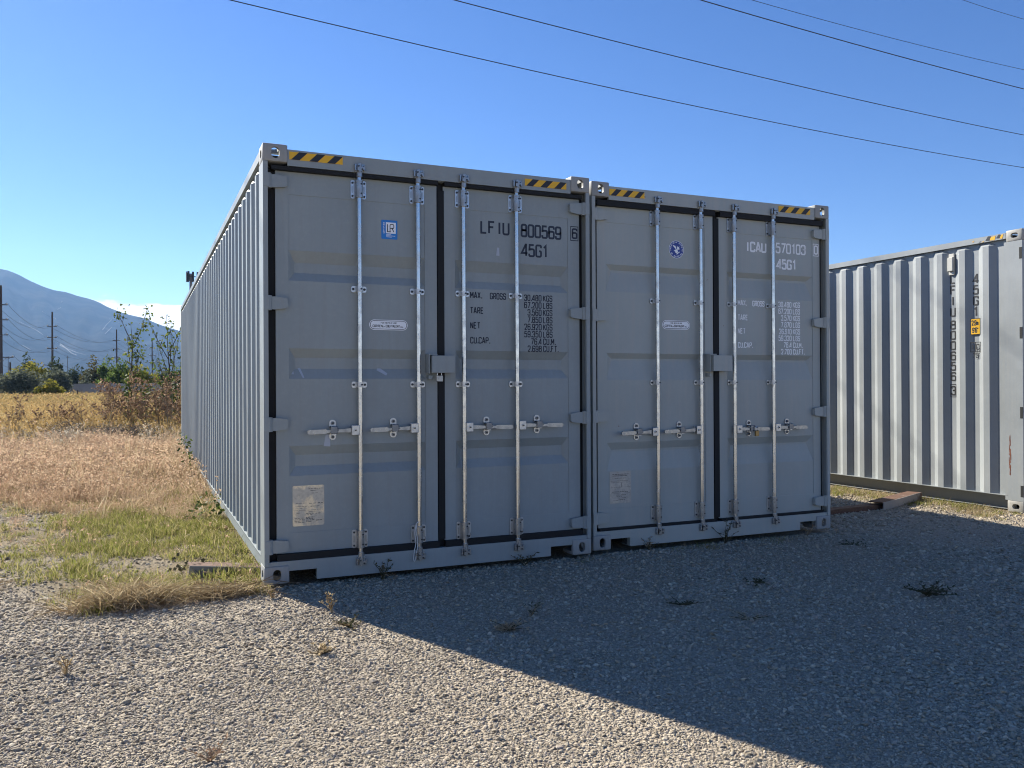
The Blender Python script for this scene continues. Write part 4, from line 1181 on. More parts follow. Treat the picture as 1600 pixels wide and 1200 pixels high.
# dry tufts along the edge of the gravel
def tuft(x, y, h, spread, n, label, seed, ax=(1, .6)):
    r = random.Random(seed)
    root = empty('dry_grass_tuft', (x, y, ground_z(x, y)), label, 'dry grass', 'dry grass tufts at the edge of the gravel')
    mb = MB()
    for _ in range(n):
        px, py = r.gauss(0, spread * .33) * ax[0], r.gauss(0, spread * .33) * ax[1]
        a = r.uniform(0, 6.283); l = spread * r.uniform(.25, .8); hh = h * r.uniform(.25, 1.1) * math.exp(-(px * px) / (spread * spread))
        w = r.uniform(.0018, .0046); fx = r.uniform(0, 6.283); wx, wy = math.cos(fx) * w, math.sin(fx) * w
        vs = []
        for t in (0, .35, .7, 1):
            zz = hh * 1.9 * t * (1 - .62 * t) + .004
            c = (px + l * t * math.cos(a) * ax[0], py + l * t * math.sin(a) * ax[1])
            k = 1 - .75 * t
            vs += [(c[0] - wx * k, c[1] - wy * k, zz), (c[0] + wx * k, c[1] + wy * k, zz)]
        mb.add(vs, [(0, 1, 3, 2), (2, 3, 5, 4), (4, 5, 7, 6)])
    for _ in range(int(70 * spread / .4)):      # long bent stalks lying out over the stones
        a = r.uniform(0, 6.283); px, py = r.gauss(0, spread * .25) * ax[0], r.gauss(0, spread * .25) * ax[1]
        l = r.uniform(.15, .42); z0 = r.uniform(.01, .06); k_ = r.uniform(-.25, .25)
        mb.tube([(px + math.cos(a + k_ * t) * l * t, py + math.sin(a + k_ * t) * l * t * .8, z0 + .10 * t * (1 - t) * 2 * r.random()) for t in (0, .3, .6, 1)], [.0022, .002, .0016, .0008], 4)
    mb.build('blades', L_straw, root)
    base = MB()
    for _ in range(n // 6):
        px, py = r.gauss(0, spread * .30) * ax[0], r.gauss(0, spread * .30) * ax[1]
        u = Vector((r.uniform(-1, 1), r.uniform(-1, 1), r.uniform(-.2, .5))).normalized() * .05; v = u.orthogonal().normalized() * .006
        c = Vector((px, py, r.uniform(.0, .03)))
        base.add([c - u - v, c + u - v, c + u + v, c - u + v], [(0, 1, 2, 3)])
    base.build('thatch', L_stem, root)
tuft(-.80, -.02, .20, .46, 900, 'large flattened clump of dry straw at the edge of the gravel', 1, (1.1, .55))
tuft(-.25, -.06, .10, .32, 420, 'smaller straw clump between the large clump and the left container corner', 2, (1.1, .4))
tuft(-1.85, .75, .07, .35, 260, 'thin grey-green straw tuft at the far left gravel edge', 3)
# climbing weed on the near side of the left container
def leaf_plant(x, y, h, rad, n, ls, label, seed, mat, cat='weed', name='leafy_weed'):
    r = random.Random(seed); root = empty(name, (x, y, ground_z(x, y)), label, cat)
    st = MB(); lf = MB()
    pts = [Vector((r.uniform(-.04, .04), r.uniform(-.04, .04), h * t)) for t in (0, .25, .5, .75, 1)]
    st.tube(pts, [.006, .005, .004, .003, .0015], 6)
    for _ in range(n):
        t = r.uniform(.08, 1); i = min(3, int(t * 4)); p = pts[i].lerp(pts[i + 1], t * 4 - i)
        d_ = Vector((r.uniform(-1, 1), r.uniform(-1, 1), r.uniform(-.3, .5))).normalized()
        c = p + d_ * rad * r.uniform(.2, 1); u = (d_ + Vector((0, 0, -.4))).normalized() * ls * r.uniform(.6, 1.2); v = u.orthogonal().normalized() * ls * .45
        lf.add([c, c + u * .5 - v, c + u, c + u * .5 + v], [(0, 1, 2, 3)])
    st.build('stem', L_stem, root); lf.build('leaves', mat, root)
L_leaf = leafy('broad_green_leaves', [(.045, .075, .018), (.075, .11, .025), (.12, .15, .035), (.16, .16, .05)], .5, gloss=.02)
leaf_plant(-.86, 19.9, 1.75, .32, 330, .11, 'green leafy undergrowth around the left sapling stem', 6, L_leaf)
leaf_plant(.30, 18.4, 1.45, .30, 300, .10, 'green leafy undergrowth between the right sapling and the container', 7, L_leaf)
leaf_plant(-.35, 20.6, 1.5, .34, 260, .11, 'green leafy undergrowth midway between the two saplings', 8, L_leaf)
leaf_plant(-.14, 7.0, .70, .08, 60, .050, 'slim leafy weed standing by the ribbed side of the left container', 3, L_leaf)
leaf_plant(-.12, 3.3, .18, .16, 70, .045, 'low leafy weed against the bottom rail of the left container', 4, L_leaf)
leaf_plant(-.42, .78, .06, .14, 45, .035, 'flat grey-green weed at the free end of the left steel beam', 5, L_dark)

# ------------------------------------------------------------------ tall dead weeds across the field edge
L_burr = leafy('dead_flower_heads', [(.27, .17, .10), (.38, .26, .165), (.18, .11, .075), (.48, .37, .25)], .55)
def dead_weed(x, y, h, seed, label, spread=.5, heads=60, grey=False):
    r = random.Random(seed)
    root = empty('dead_weed', (x, y, ground_z(x, y)), label, 'dead weed', 'tall dead weeds at the edge of the field')
    st = MB(); hd = MB()
    def branch(p, d_, l, rad, lev):
        pts = [p]; q = p.copy(); dd = d_.copy()
        for _k in range(4):
            dd = (dd + Vector((r.uniform(-.18, .18), r.uniform(-.18, .18), r.uniform(-.02, .12)))).normalized()
            q = q + dd * l / 4; pts.append(q.copy())
        st.tube(pts, [rad, rad * .85, rad * .7, rad * .55, rad * .4], 5)
        if lev < 2:
            for _k in range(r.randint(6, 9) if lev == 0 else r.randint(3, 5)):
                t = r.uniform(.25, .95); i = min(3, int(t * 4)); b0 = pts[i].lerp(pts[i + 1], t * 4 - i)
                a = r.uniform(0, 6.283); out_ = Vector((math.cos(a), math.sin(a), r.uniform(.5, 1.3))).normalized()
                branch(b0, out_, l * r.uniform(.32, .55) * (1.15 - .5 * t), rad * .55, lev + 1)
        else:
            tips.append(pts[-1])
        tips.append(pts[-1])
        if lev: tips.append(pts[2])
    tips = []
    for _k in range(r.randint(1, 3)):
        a = r.uniform(0, 6.283); branch(Vector((r.uniform(-.06, .06), r.uniform(-.06, .06), 0)), Vector((math.cos(a) * spread * .35, math.sin(a) * spread * .35, 1)).normalized(), h * r.uniform(.75, 1), .011, 0)
    r.shuffle(tips)
    for p in tips[:heads]:
        for _k in range(3):
            u = Vector((r.uniform(-1, 1), r.uniform(-1, 1), r.uniform(-1, 1))).normalized() * r.uniform(.012, .028); v = u.orthogonal().normalized() * r.uniform(.008, .018)
            c = p + Vector((r.uniform(-.01, .01), r.uniform(-.01, .01), r.uniform(-.01, .01)))
            hd.add([c - u - v, c + u - v, c + u + v, c - u + v], [(0, 1, 2, 3)])
    st.build('stems', L_grey if grey else L_stem, root); hd.build('flower_heads', L_burr, root)['kind'] = 'stuff'
dw = [(-3.05, 17.2, 1.15, 'dark branching dead weed with round heads, leftmost and tallest of the open field edge'),
      (-3.55, 17.6, .8, 'small dead weed at the left border of the picture'),
      (-2.30, 17.4, .75, 'short dead weed just right of the tallest branching one'),
      (-1.95, 17.8, 1.05, 'dead weed with spreading grey branches before the pale low wall'),
      (-1.55, 17.0, 1.0, 'dead weed with a leaning stem between the grey one and the thicket'),
      (-1.30, 18.2, 1.35, 'upright brown dead weed at the left end of the thicket'),
      (-1.00, 17.2, 1.30, 'thick-stemmed dead weed in the left half of the thicket'),
      (-.75, 18.6, 1.5, 'tall pale dead weed under the left sapling'),
      (-.55, 17.4, 1.35, 'brown dead weed just right of the left sapling stem'),
      (-.30, 18.0, 1.45, 'dense dead weed midway between the two saplings'),
      (-.12, 16.6, 1.15, 'reddish dead weed at the foot of the right sapling'),
      (.10, 17.6, 1.35, 'dead weed between the right sapling and the container'),
      (.22, 15.2, .95, 'dead weed close beside the far end of the container side')]
dw += [(-1.45, 19.4, 1.25, 'dead weed at the back of the thicket, left of the left sapling'), (-1.15, 20.0, 1.35, 'dead weed right against the left sapling stem'),
       (-.45, 19.6, 1.5, 'tallest dead weed of the thicket, between the saplings'), (.25, 19.2, 1.45, 'dead weed behind the right sapling beside the container'),
       (-.62, 16.4, 1.0, 'short dense dead weed at the front of the thicket'), (-.25, 21.5, 1.55, 'pale dead weed far back between the saplings'), (.45, 21.0, 1.5, 'dead weed farthest back beside the container edge'),
       (-2.65, 18.6, .85, 'thin dead weed behind the leftmost tall one')]
for i, (x_, y_, h_, lb) in enumerate(dw): dead_weed(x_, y_, h_ * 1.12, 100 + i, lb, .7, 75 if x_ < -1.6 else 190, i % 3 == 1)
def dark_bush(x, y, r_, h, n, mat, label, seed, cat='shrub', name='dead_shrub', ls=.05):
    r = random.Random(seed); root = empty(name, (x, y, ground_z(x, y)), label, cat)
    st = MB(); lf = MB()
    for _k in range(26):
        a = r.uniform(0, 6.283); l = r.uniform(.4, 1)
        st.tube([Vector((0, 0, 0)), Vector((math.cos(a) * r_ * l * .5, math.sin(a) * r_ * l * .5, h * .6 * l)), Vector((math.cos(a) * r_ * l, math.sin(a) * r_ * l, h * r.uniform(.3, 1)))], [.007, .005, .002], 5)
    for _k in range(n):
        a = r.uniform(0, 6.283); q = math.sqrt(r.random()); zz = r.random()
        c = Vector((math.cos(a) * q * r_, math.sin(a) * q * r_, h * zz * math.sqrt(max(.05, 1 - .75 * q * q))))
        u = Vector((r.uniform(-1, 1), r.uniform(-1, 1), r.uniform(-.5, 1))).normalized() * ls * r.uniform(.5, 1.3); v = u.orthogonal().normalized() * ls * .18
        lf.add([c - u, c - v, c + u, c + v], [(0, 1, 2, 3)])
    st.build('stems', L_stem, root); lf.build('twigs', mat, root)
L_shrub = leafy('dead_shrub_twigs', [(.10, .085, .075), (.16, .135, .115), (.075, .065, .06), (.25, .225, .19)], .25)
dark_bush(-.95, 15.6, .75, .50, 1500, L_shrub, 'low grey dead shrub in front of the thicket', 31)
dark_bush(-2.35, 16.6, .65, .55, 1100, L_shrub, 'low grey dead shrub right of the leftmost tall dead weed', 32)
dark_bush(-3.45, 15.9, .75, .42, 1100, L_shrub, 'tangled grey dead shrub at the left border', 33)
dark_bush(-1.65, 16.2, .5, .48, 800, L_shrub, 'small grey dead shrub below the spreading dead weed', 34)

# ------------------------------------------------------------------ two saplings
def sapling(x, y, h, label, seed, lean=0.0, nst=4, nleaf=230):
    r = random.Random(seed); root = empty('sapling', (x, y, ground_z(x, y)), label, 'young tree', 'saplings behind the dead weeds')
    tr = MB(); lf = MB(); tips = []
    def br(p, d_, l, rad, lev):
        pts = [p]; q = p.copy(); dd = d_.copy()
        for _k in range(6):
            dd = (dd + Vector((r.uniform(-.09, .09), r.uniform(-.09, .09), .06))).normalized(); q = q + dd * l / 6; pts.append(q.copy())
        tr.tube(pts, [rad * (1 - .13 * k) for k in range(7)], 6)
        for k in range(1 if lev else 2, 7): tips.append((pts[k], lev))
        if lev < 2:
            for _k in range(nst + 2 if lev == 0 else 2):
                t = r.uniform(.22, .85); i = min(5, int(t * 6)); a = r.uniform(0, 6.283)
                br(pts[i].lerp(pts[i + 1], t * 6 - i), Vector((math.cos(a) * .55, math.sin(a) * .55, 1)).normalized(), l * r.uniform(.28, .55) * (1.2 - .5 * t), rad * .5, lev + 1)
    br(Vector((0, 0, 0)), Vector((lean, 0, 1)).normalized(), h, .026, 0)
    br(Vector((.05, .05, 0)), Vector((lean + .06, .05, 1)).normalized(), h * .82, .018, 1)
    br(Vector((-.05, .0, 0)), Vector((lean - .07, -.05, 1)).normalized(), h * .72, .016, 1)
    for _k in range(nleaf):
        p, lev = r.choice(tips)
        low = 1 - min(1, p.z / h)
        for _j in range(1 + int(low * 2.5)):
            c = p + Vector((r.gauss(0, .05 + .10 * low), r.gauss(0, .05 + .10 * low), r.gauss(0, .06)))
            d_ = Vector((r.uniform(-1, 1), r.uniform(-1, 1), r.uniform(-1.1, .2))).normalized(); L_ = r.uniform(.06, .115)
            u = d_ * L_; v = u.orthogonal().normalized(); v.rotate(Matrix.Rotation(r.uniform(0, 6.28), 3, d_)); v *= L_ * .36
            lf.add([c, c + u * .35 - v, c + u, c + u * .35 + v, c + u * .35], [(0, 1, 4), (1, 2, 4), (2, 3, 4), (3, 0, 4)])
    tr.build('trunk', L_stem if False else M['wood'], root); lf.build('crown', L_leaf, root)
sapling(-.98, 20.2, 3.15, 'left sapling with few drooping leaves before the mountain', 11, -.02, 4, 330)
sapling(.02, 20.6, 3.45, 'right sapling with a dark straight stem beside the container', 12, .03, 5, 330)

# ------------------------------------------------------------------ trees and bushes across the field
def far(u, depth):            # lateral offset seen at picture column u and distance along the view
    p = CAM + (_f + _r2 * ((u - 800) / FPX)) * depth
    return p.x, p.y
def zat(v, u, depth): return CAM.z + depth * ((606 - v) / FPX)
def tree_far(u, v0, v1, depth, wpx, mat, label, seed, cat='tree', lobes=5, n=1500, ls=None, name='bushy_tree', trunk=True):
    r = random.Random(seed)
    x, y = far(u, depth); H = depth * (v1 - v0) / FPX if v1 > v0 else 2; top_ = zat(v0, u, depth); W = depth * wpx / FPX
    root = empty(name, (x, y, ground_z(x, y)), label, cat, 'trees and bushes beyond the field')
    lf = MB(); ls = ls or max(.12, W * .035)
    cs = []
    for k in range(lobes):
        a = r.uniform(-1, 1); q = Vector((a * W * .32, r.uniform(-.3, .3) * W * .5, top_ * r.uniform(.32, .74) * (1 - .35 * abs(a)))); rad = W * r.uniform(.20, .34)
        cs.append((q, rad, min(rad * r.uniform(.8, 1.2), (top_ - q.z))))
    cs.append((Vector((r.uniform(-.1, .1) * W, 0, top_ * .62)), W * .28, top_ * .38))
    cs.append((Vector((0, 0, top_ * .30)), W * .46, top_ * .30))
    for _k in range(n):
        q, rad, rz = r.choice(cs)
        d_ = Vector((r.gauss(0, 1), r.gauss(0, 1), r.gauss(0, 1))).normalized() * (r.random() ** .35)
        c = q + Vector((d_.x * rad, d_.y * rad, d_.z * rz)); 
        if c.z < 0.05: continue
        s_ = ls * r.uniform(.5, 1.3)
        u_ = Vector((r.uniform(-1, 1), r.uniform(-1, 1), r.uniform(-.6, .9))).normalized(); v_ = u_.orthogonal().normalized(); v_.rotate(Matrix.Rotation(r.uniform(0, 6.28), 3, u_))
        lf.add([c - u_ * s_, c - v_ * s_ * .5, c + u_ * s_, c + v_ * s_ * .5], [(0, 1, 2, 3)])
    lf.build('crown', mat, root)
    tb = MB(); tb.tube([Vector((0, 0, -.1)), Vector((r.uniform(-.1, .1), 0, top_ * .35)), Vector((r.uniform(-.4, .4), 0, top_ * .7))], [W * .035, W * .026, W * .01], 7)
    for k in range(4):
        q = cs[k % len(cs)][0]; tb.tube([Vector((0, 0, top_ * .2)), q * .6 + Vector((0, 0, top_ * .1)), q], [W * .018, W * .012, W * .004], 6)
    tb.build('trunk', M['wood'], root)
T_olive = leafy('olive_tree_leaves', [(.10, .115, .075), (.15, .165, .11), (.20, .215, .155), (.075, .085, .055)], .4)
T_green = leafy('green_tree_leaves', [(.060, .105, .022), (.10, .15, .035), (.15, .19, .05), (.045, .075, .02)], .5)
T_yellow = leafy('yellowing_leaves', [(.19, .19, .03), (.27, .24, .04), (.14, .15, .03), (.32, .25, .045)], .5)
T_dark = leafy('dark_tree_leaves', [(.036, .055, .028), (.055, .075, .038), (.08, .095, .048)], .35)
tree_far(32, 571, 613, 96, 62, T_olive, 'dark grey-green bush at the left, lowest in front of the yellow tree', 1, 'bush', 6, 2600, .2, 'bush')
tree_far(76, 590, 611, 94, 40, T_yellow, 'small yellow-green bush on the field edge', 2, 'bush', 5, 1500, .17, 'bush')
tree_far(46, 560, 606, 118, 66, T_yellow, 'broad yellow-green tree behind the dark bush', 3, 'tree', 7, 2600, .24)
tree_far(47, 549, 600, 150, 36, T_dark, 'rounded dark tree top rising behind the yellow-green tree', 4, 'tree', 5, 1400, .3)
tree_far(82, 556, 604, 145, 44, T_dark, 'dark green tree behind the second power pole', 5, 'tree', 6, 1600, .3)
tree_far(84, 573, 608, 112, 62, T_olive, 'wide grey-olive bush right of the yellow-green tree', 6, 'bush', 7, 2400, .2, 'bush')
tree_far(120, 569, 598, 190, 44, T_dark, 'low dark trees far off in the gap between the bushes', 7, 'tree', 6, 1300, .36)
tree_far(135, 575, 598, 130, 30, T_olive, 'small round grey-green bush before the grey wall', 8, 'bush', 5, 1000, .2, 'bush')
tree_far(148, 554, 598, 140, 40, leafy('browning_leaves', [(.10, .085, .035), (.14, .12, .045), (.07, .075, .03)], .35), 'tree with a browning yellow crown right of the round bush', 9, 'tree', 6, 1600, .27)
tree_far(166, 553, 600, 132, 36, T_green, 'bright green tree behind the left sapling', 10, 'tree', 6, 1700, .25)
tree_far(192, 562, 608, 120, 46, T_green, 'green tree between the bright green tree and the left sapling', 11, 'tree', 6, 1700, .25)
tree_far(222, 566, 610, 112, 56, T_yellow, 'yellow-green bush behind the left sapling stem', 12, 'bush', 6, 1900, .22, 'bush')
tree_far(252, 572, 610, 120, 50, T_olive, 'grey-green bush behind the right sapling', 13, 'bush', 6, 1500, .24, 'bush')
tree_far(278, 568, 612, 105, 44, T_green, 'green bush beside the far corner of the left container', 14, 'bush', 6, 1500, .22, 'bush')
tree_far(-30, 560, 612, 110, 70, T_olive, 'grey-green tree just outside the left edge of the picture', 15, 'tree', 6, 1500, .24)
tree_far(306, 570, 611, 115, 60, T_dark, 'dark bush hidden mostly by the left container', 16, 'bush', 6, 1200, .26, 'bush')
# low walls
def wall(u0, v0, d0, u1, d1, h, t, mat, label):
    x0, y0 = far(u0, d0); x1, y1 = far(u1, d1); L_ = math.hypot(x1 - x0, y1 - y0)
    root = empty('low_wall', (x0, y0, GZ), label, 'wall', None, math.atan2(y1 - y0, x1 - x0))
    n = max(2, int(L_ / 2.5))
    for k in range(n): MB().box(L_ * k / n + .01, L_ * (k + 1) / n - .01, 0, t, -.1, h + .01 * (k % 2)).build('wall_panel', mat, root)
    MB().box(0, L_, -.03, t + .03, h + .012, h + .08).build('coping', mat, root)
M['wall'] = paint('pale_concrete', (.40, .39, .37), dirt=(.22, .20, .17), amount=.4, rough=.9)
M['wall_grey'] = paint('grey_concrete', (.26, .26, .25), dirt=(.16, .15, .13), amount=.4, rough=.9)
wall(100, 598, 122, 330, 100, 1.85, .25, M['wall'], 'long pale low wall across the far edge of the field')
wall(122, 592, 150, 340, 135, 2.6, .3, M['wall_grey'], 'grey wall standing behind the pale low wall')
x_, y_ = far(121, 90); fp = empty('fence_post', (x_, y_, GZ), 'thin dark fence post in front of the pale low wall', 'post')
MB().cyl((0, 0, .5), .05, 1.15, 'z', 8).build('post', M['wood'], fp); MB().cyl((0, 0, 1.08), .06, .03, 'z', 8).build('cap', M['wood'], fp)
# shed behind the first pole
x_, y_ = far(8, 125); sh = empty('metal_shed', (x_, y_, GZ), 'blue-grey shed half hidden behind the leftmost power pole', 'shed', None, .2)
MB().box(-2.2, 1.1, 0, 3, 0, 2.9).build('wall', flat('shed_sheet', (.16, .19, .23), .6), sh); MB().box(-2.35, 1.25, -.15, 3.15, 2.9, 3.05).build('roof', M['wall_grey'], sh)
MB().box(-.6, .4, -.03, -.003, .0, 2.1).build('door', M['wall_grey'], sh)

# ------------------------------------------------------------------ power poles and lines
PD = [(2, 445, 131.6), (82, 487, 178), (182.5, 515, 231), (238, 530, 279), (272, 541, 328)]
pole_names = ['tallest power pole, cut by the left edge of the picture', 'second power pole with three short arms and one long crossarm', 'third power pole, right of the browning tree',
              'fourth power pole, between the two saplings', 'farthest power pole, beside the right sapling']
tops = []
ppts = [far(u, d_) for u, v, d_ in PD]
for i, (u, v, d_) in enumerate(PD):
    x, y = ppts[i]; H = zat(v, u, d_) - GZ
    j = min(i, len(PD) - 2); dx, dy = ppts[j + 1][0] - ppts[j][0], ppts[j + 1][1] - ppts[j][1]
    rz = math.atan2(dy, dx) - math.pi / 2
    root = empty('power_pole', (x, y, GZ), pole_names[i], 'power pole', 'wooden power poles beyond the field', rz)
    MB().tube([(0, 0, -.3), (0, 0, H * .5), (0, 0, H)], [.25, .20, .15], 10).build('pole_shaft', M['wood'], root)
    arms = []
    for k, (fr, hw) in enumerate(((.825, .95), (.69, .95), (.555, .95), (.355, 1.75))):
        z = H * fr
        arm = MB().box(-hw, hw, -.26, -.15, z - .07, z + .07).build('crossarm', M['wood'], root)
        for s_ in (-1, 1):
            MB().tube([(s_ * (hw - .1), -.2, z + .07), (s_ * (hw - .1), -.2, z + .17), (s_ * (hw - .1), -.2, z + .24), (s_ * (hw - .1), -.2, z + .30)], [.05, .11, .11, .05], 8).build('insulator', M['insulator'], arm)
            arms.append((s_ * (hw - .1), z + .30))
        if k == 3:
            for s_ in (-1, 1): MB().tube([(s_ * .9, -.2, z), (0, -.16, z - .8)], .025, 6).build('brace', M['wood'], arm)
    tops.append([Vector((x + a * math.cos(rz) + .2 * math.sin(rz), y + a * math.sin(rz) - .2 * math.cos(rz), GZ + z)) for a, z in arms])
def sagging(p, q, sag, n=16): return [p.lerp(q, t / n) - Vector((0, 0, sag * 4 * (t / n) * (1 - t / n))) for t in range(n + 1)]
prev = [t + (tops[0][k] - tops[1][k]) * 1.0 for k, t in enumerate(tops[0])]
lv = ['top', 'second', 'third', 'lowest']
for k in range(8):
    mb = MB(); chain = [prev[k]] + [t[k] for t in tops] + [tops[-1][k] * 2 - tops[-2][k]]
    for a, b_ in zip(chain[:-1], chain[1:]): mb.tube(sagging(a, b_, 2.0), .022, 5)
    o = mb.build('power_line', M['cable'], None)
    tag(o, '%s wire strung on the %s arms of the wooden power poles' % (('left-hand', 'right-hand')[k % 2], lv[k // 2]), 'power line', 'wires along the wooden power poles')
for i, (u, v, d_, lb) in enumerate(((13, 556, 420, 'thin distant pole just right of the tallest power pole'), (106, 555, 420, 'thin distant pole above the far dark trees'), (197, 563, 430, 'tiny distant pole between the third power pole and the left sapling'))):
    x, y = far(u, d_); H = zat(v, u, d_); root = empty('power_pole', (x, y, GZ), lb, 'power pole', 'distant poles')
    MB().tube([(0, 0, 0), (0, 0, H)], [.22, .12], 8).build('pole_shaft', M['wood'], root); MB().box(-.8, .8, -.06, .06, H * .93, H * .94).build('crossarm', M['wood'], root)
x, y = far(17.5, 105); root = empty('wooden_post', (x, y, GZ), 'dark leaning wooden post in the bushes right of the tallest power pole', 'post')
MB().tube([(0, 0, 0), (-.05, 0, 1.7), (-.1, 0, zat(565, 17, 105))], [.14, .12, .10], 8).build('post', M['wood'], root); MB().box(-.5, .3, -.06, .06, 2.55, 2.65).build('arm', M['wood'], root)
# phone mast whose antennas show above the container's edge
x, y = far(299, 170); root = empty('phone_mast', (x, y, GZ), 'phone mast with its antenna panels just above the edge of the left container', 'mast')
H = zat(428, 299, 170)
MB().tube([(0, 0, 0), (0, 0, H)], [.5, .28], 12).build('mast_pole', flat('mast_grey', (.18, .18, .18), .5), root)
fr = MB()
for a in range(0, 360, 120): fr.tube([(1.35 * math.cos(R(a)), 1.35 * math.sin(R(a)), H - .6), (1.35 * math.cos(R(a + 120)), 1.35 * math.sin(R(a + 120)), H - .6)], .06, 6); fr.tube([(0, 0, H - .6), (1.35 * math.cos(R(a)), 1.35 * math.sin(R(a)), H - .6)], .06, 6)
fr.build('antenna_frame', M['cable'], root)
for k in range(9):
    a = R(120 * (k // 3) + 60 + 0); ca, sa = math.cos(a), math.sin(a); o_ = (-1.0, 0, 1.0)[k % 3]
    px, py = ca * .78 - sa * o_, sa * .78 + ca * o_
    q = MB().box(-.15, .15, -.09, .09, -1.0, .95).build('antenna_panel', M['cable'], root, (px, py, H - .6)); q.rotation_euler = (0, 0, a + math.pi / 2)
# overhead lines crossing the sky
def upoint(u, v, hgt):
    d_ = _f + _r2 * ((u - 800) / FPX) + _u2 * ((600 - v) / FPX); t = (hgt - CAM.z) / d_.z
    return CAM + d_ * t
ov = [((360, 0), (980, 144), (1600, 262), 12.0, .016, 'lowest overhead line, crossing the sky above both containers'),
      ((710, 0), (1150, 112), (1600, 211), 12.5, .016, 'second overhead line from below, entering at the top middle'),
      ((1095, 0), (1350, 73), (1600, 139), 13.0, .017, 'thick overhead line nearest the upper right corner'),
      ((1175, 0), (1390, 58), (1600, 109), 17.0, .012, 'thin blue-grey overhead line just above the thick one'),
      ((1505, 0), (1553, 16), (1600, 30), 17.0, .010, 'thin overhead line in the very corner of the sky')]
for a, m_, c, hgt, rad, lb in ov:
    P0 = upoint(*a, hgt); P2 = upoint(*c, hgt); dirn = (P2 - P0); mid = (P0 + P2) / 2
    # the wire hangs in a vertical plane; the middle sighting gives its sag
    best = 0; bd = 1e9
    for k in range(0, 60):
        sg = k * .02
        for t in np.linspace(.2, .8, 61):
            q = P0 + dirn * t - Vector((0, 0, sg * 4 * t * (1 - t))); w = q - CAM
            uu = 800 + FPX * w.dot(_r2) / w.dot(_f); vv = 600 - FPX * w.dot(_u2) / w.dot(_f)
            e = (uu - m_[0]) ** 2 + (vv - m_[1]) ** 2
            if e < bd: bd = e; best = sg
    mb = MB(); pts = []
    for k in range(-14, 44):
        t = k / 20; pts.append(P0 + dirn * t - Vector((0, 0, best * 4 * t * (1 - t))))
    mb.tube(pts, rad * .85, 6)
    tag(mb.build('overhead_line', M['cable'], None), lb, 'power line', 'overhead lines crossing the sky')

# loose wire hung on the second rod
def wloop():
    pts = [(1.052, -.006, .345), (1.030, -.010, .330), (1.018, -.014, .270), (1.026, -.012, .200), (1.014, -.012, .140), (1.010, -.010, .085), (1.020, -.008, .075), (1.034, -.008, .140), (1.040, -.010, .215), (1.028, -.012, .280), (1.034, -.010, .325)]
    P = [Vector(p) for p in pts]; out_ = []
    for i in range(len(P) - 1):
        a, b_, c, d_ = P[max(i - 1, 0)], P[i], P[i + 1], P[min(i + 2, len(P) - 1)]
        for k in range(5):
            t = k / 5
            out_.append(.5 * ((2 * b_) + (c - a) * t + (2 * a - 5 * b_ + 4 * c - d_) * t * t + (3 * b_ - a - 3 * c + d_) * t ** 3))
    o = MB().tube(out_ + [P[-1]], .0032, 6).build('wire_seal', M['wire'], None)
    tag(o, 'loop of pale wire hanging from a lower rod guide of the left container', 'wire')
wloop()

# ------------------------------------------------------------------ mountain and haze
crest_px = [(-500, 395), (-300, 402), (-120, 408), (-40, 414), (0, 419.7), (11, 421.6), (28, 428), (47, 438.4), (66, 447), (84, 453.4), (105, 456.8), (122, 462.8), (141, 467.5), (154, 472), (169, 480.6), (188, 488), (206, 493.7), (225, 497.5), (244, 506), (262, 512.5), (281, 518),
            (330, 533), (400, 552), (480, 570), (580, 586), (700, 597), (900, 603)]
DC = 4300.0
def crest(u):
    for (a, va), (b_, vb) in zip(crest_px[:-1], crest_px[1:]):
        if a <= u <= b_: return va + (vb - va) * (u - a) / (b_ - a)
    return crest_px[0][1] if u < crest_px[0][0] else 606
mv = []; mf = []; us = list(np.arange(-500, 905, 9.0)); NT = 46
for u in us:
    hc = DC * (607 - crest(u)) / FPX
    for k in range(NT + 8):
        t = k / NT
        dd = 2300 + (DC - 2300) * t
        x, y = far(u, dd)
        prof = (t ** 1.25) if t <= 1 else 1 - (t - 1) * 1.6
        rg = 0
        if 0 < t < 1:
            q = Vector((u * .016 + .5 * math.sin(t * 3), t * 1.1, 2.0))
            rg = (abs(noise.noise(q * 1.6)) * 1.0 + abs(noise.noise(q * 3.7)) * .5 + .25 * noise.noise(q * 8)) - .35
            rg *= math.sin(math.pi * t) ** .7
        mv.append((x, y, hc * max(0, prof) * (1 - .22 * rg) + (8 * noise.noise(Vector((u * .03, 0, 9))) if t > .9 else 0) * 0 + (-6 if k == 0 else 0)))
nk = NT + 8
for i in range(len(us) - 1):
    for k in range(nk - 1): mf.append((i * nk + k, (i + 1) * nk + k, (i + 1) * nk + k + 1, i * nk + k + 1))
mm = bpy.data.meshes.new('mountain'); mm.from_pydata(mv, [], mf); mm.polygons.foreach_set('use_smooth', [True] * len(mf))
mt, nt, b = nodes('mountain_scrub')
n1 = noise_node(nt, .006, 8, .65); n2 = noise_node(nt, .03, 5, .6)
c1 = mixc(nt, rng_map(nt, n1.outputs['Fac'], .4, .62), (.026, .027, .024), (.055, .050, .040))
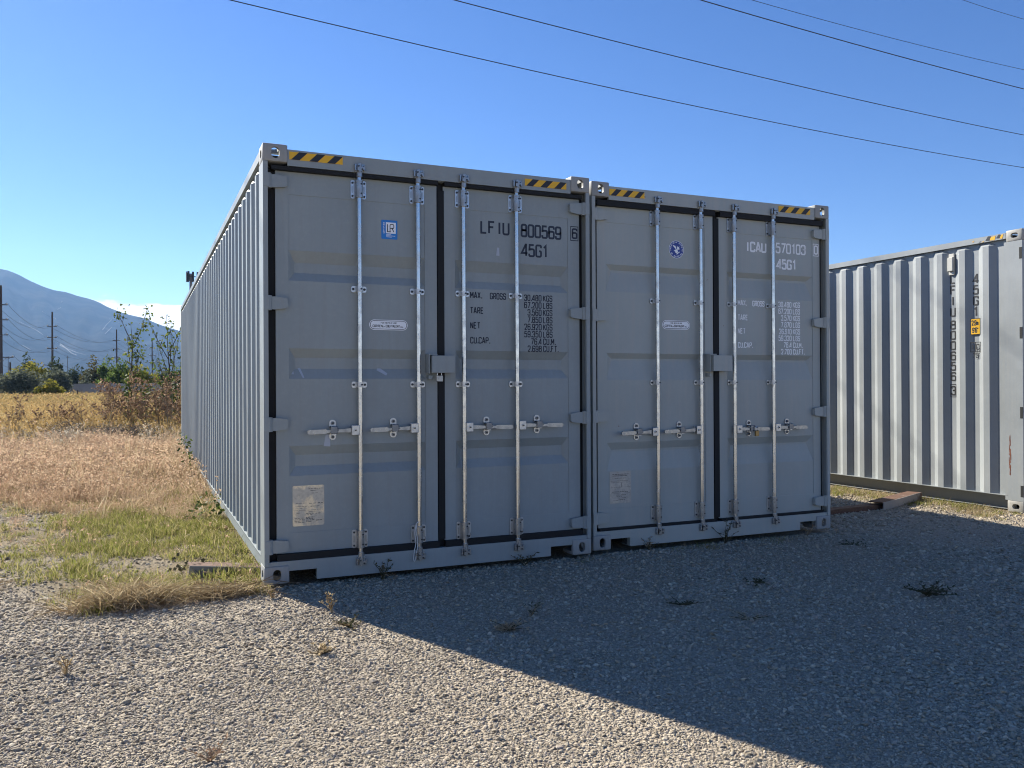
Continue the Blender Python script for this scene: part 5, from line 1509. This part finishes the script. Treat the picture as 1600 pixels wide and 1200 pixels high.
nt.links.new(mixc(nt, rng_map(nt, n2.outputs['Fac'], .5, .75, 0, .5), c1, (.018, .022, .018)), b.inputs['Base Color'])
b.inputs['Roughness'].default_value = 1; b.inputs['Specular IOR Level'].default_value = 0
mm.materials.append(mt)
mo = link('mountain', mm); mo['kind'] = 'structure'
# pale dirt tracks cut into the slope
M['track'] = flat('pale_track_earth', (.085, .080, .070), 1.0)
mob = bmesh.new(); mob.from_mesh(mm)
from mathutils.bvhtree import BVHTree
bvh = BVHTree.FromBMesh(mob)
def on_mountain(u, v):
    d_ = (_f + _r2 * ((u - 800) / FPX) + _u2 * ((600 - v) / FPX)).normalized()
    h = bvh.ray_cast(CAM, d_)
    return h[0]
tracks = [[(66, 487), (72, 491), (78, 494), (90, 500)], [(30, 503), (45, 510), (60, 518), (75, 530), (90, 538), (105, 545), (120, 551), (138, 556)], [(160, 516), (166, 508), (174, 500), (170, 498)], [(174, 500), (184, 504), (192, 506)],
          [(164, 522), (170, 516), (176, 510)], [(95, 473), (98, 470)], [(90, 484), (96, 480)], [(90, 535), (98, 540), (112, 552), (122, 556)], [(18, 536), (36, 540), (50, 548)]]
tm = MB()
for tr in tracks:
    P = []
    for (a, b_) in zip(tr[:-1], tr[1:]):
        for k in range(6):
            q = on_mountain(a[0] + (b_[0] - a[0]) * k / 6, a[1] + (b_[1] - a[1]) * k / 6)
            if q: P.append(q)
    if len(P) > 1: tm.tube([p for p in P], 2.0, 6)
mob.free()
o = tm.build('mountain_tracks', M['track'], None); o['kind'] = 'structure'

hz = MB().box(-8000, 8000, -330, 5600, -9, 800).build('haze', [], None)
hz['kind'] = 'stuff'
mt = bpy.data.materials.new('haze_air'); mt.use_nodes = True; nt = mt.node_tree; nt.nodes.clear()
o_ = N(nt, 'ShaderNodeOutputMaterial'); pv = N(nt, 'ShaderNodeVolumePrincipled')
pv.inputs['Color'].default_value = (.33, .58, 1.0, 1); pv.inputs['Density'].default_value = 0.70e-4; pv.inputs['Anisotropy'].default_value = .3
nt.links.new(pv.outputs[0], o_.inputs['Volume'])
hz.data.materials.append(mt)
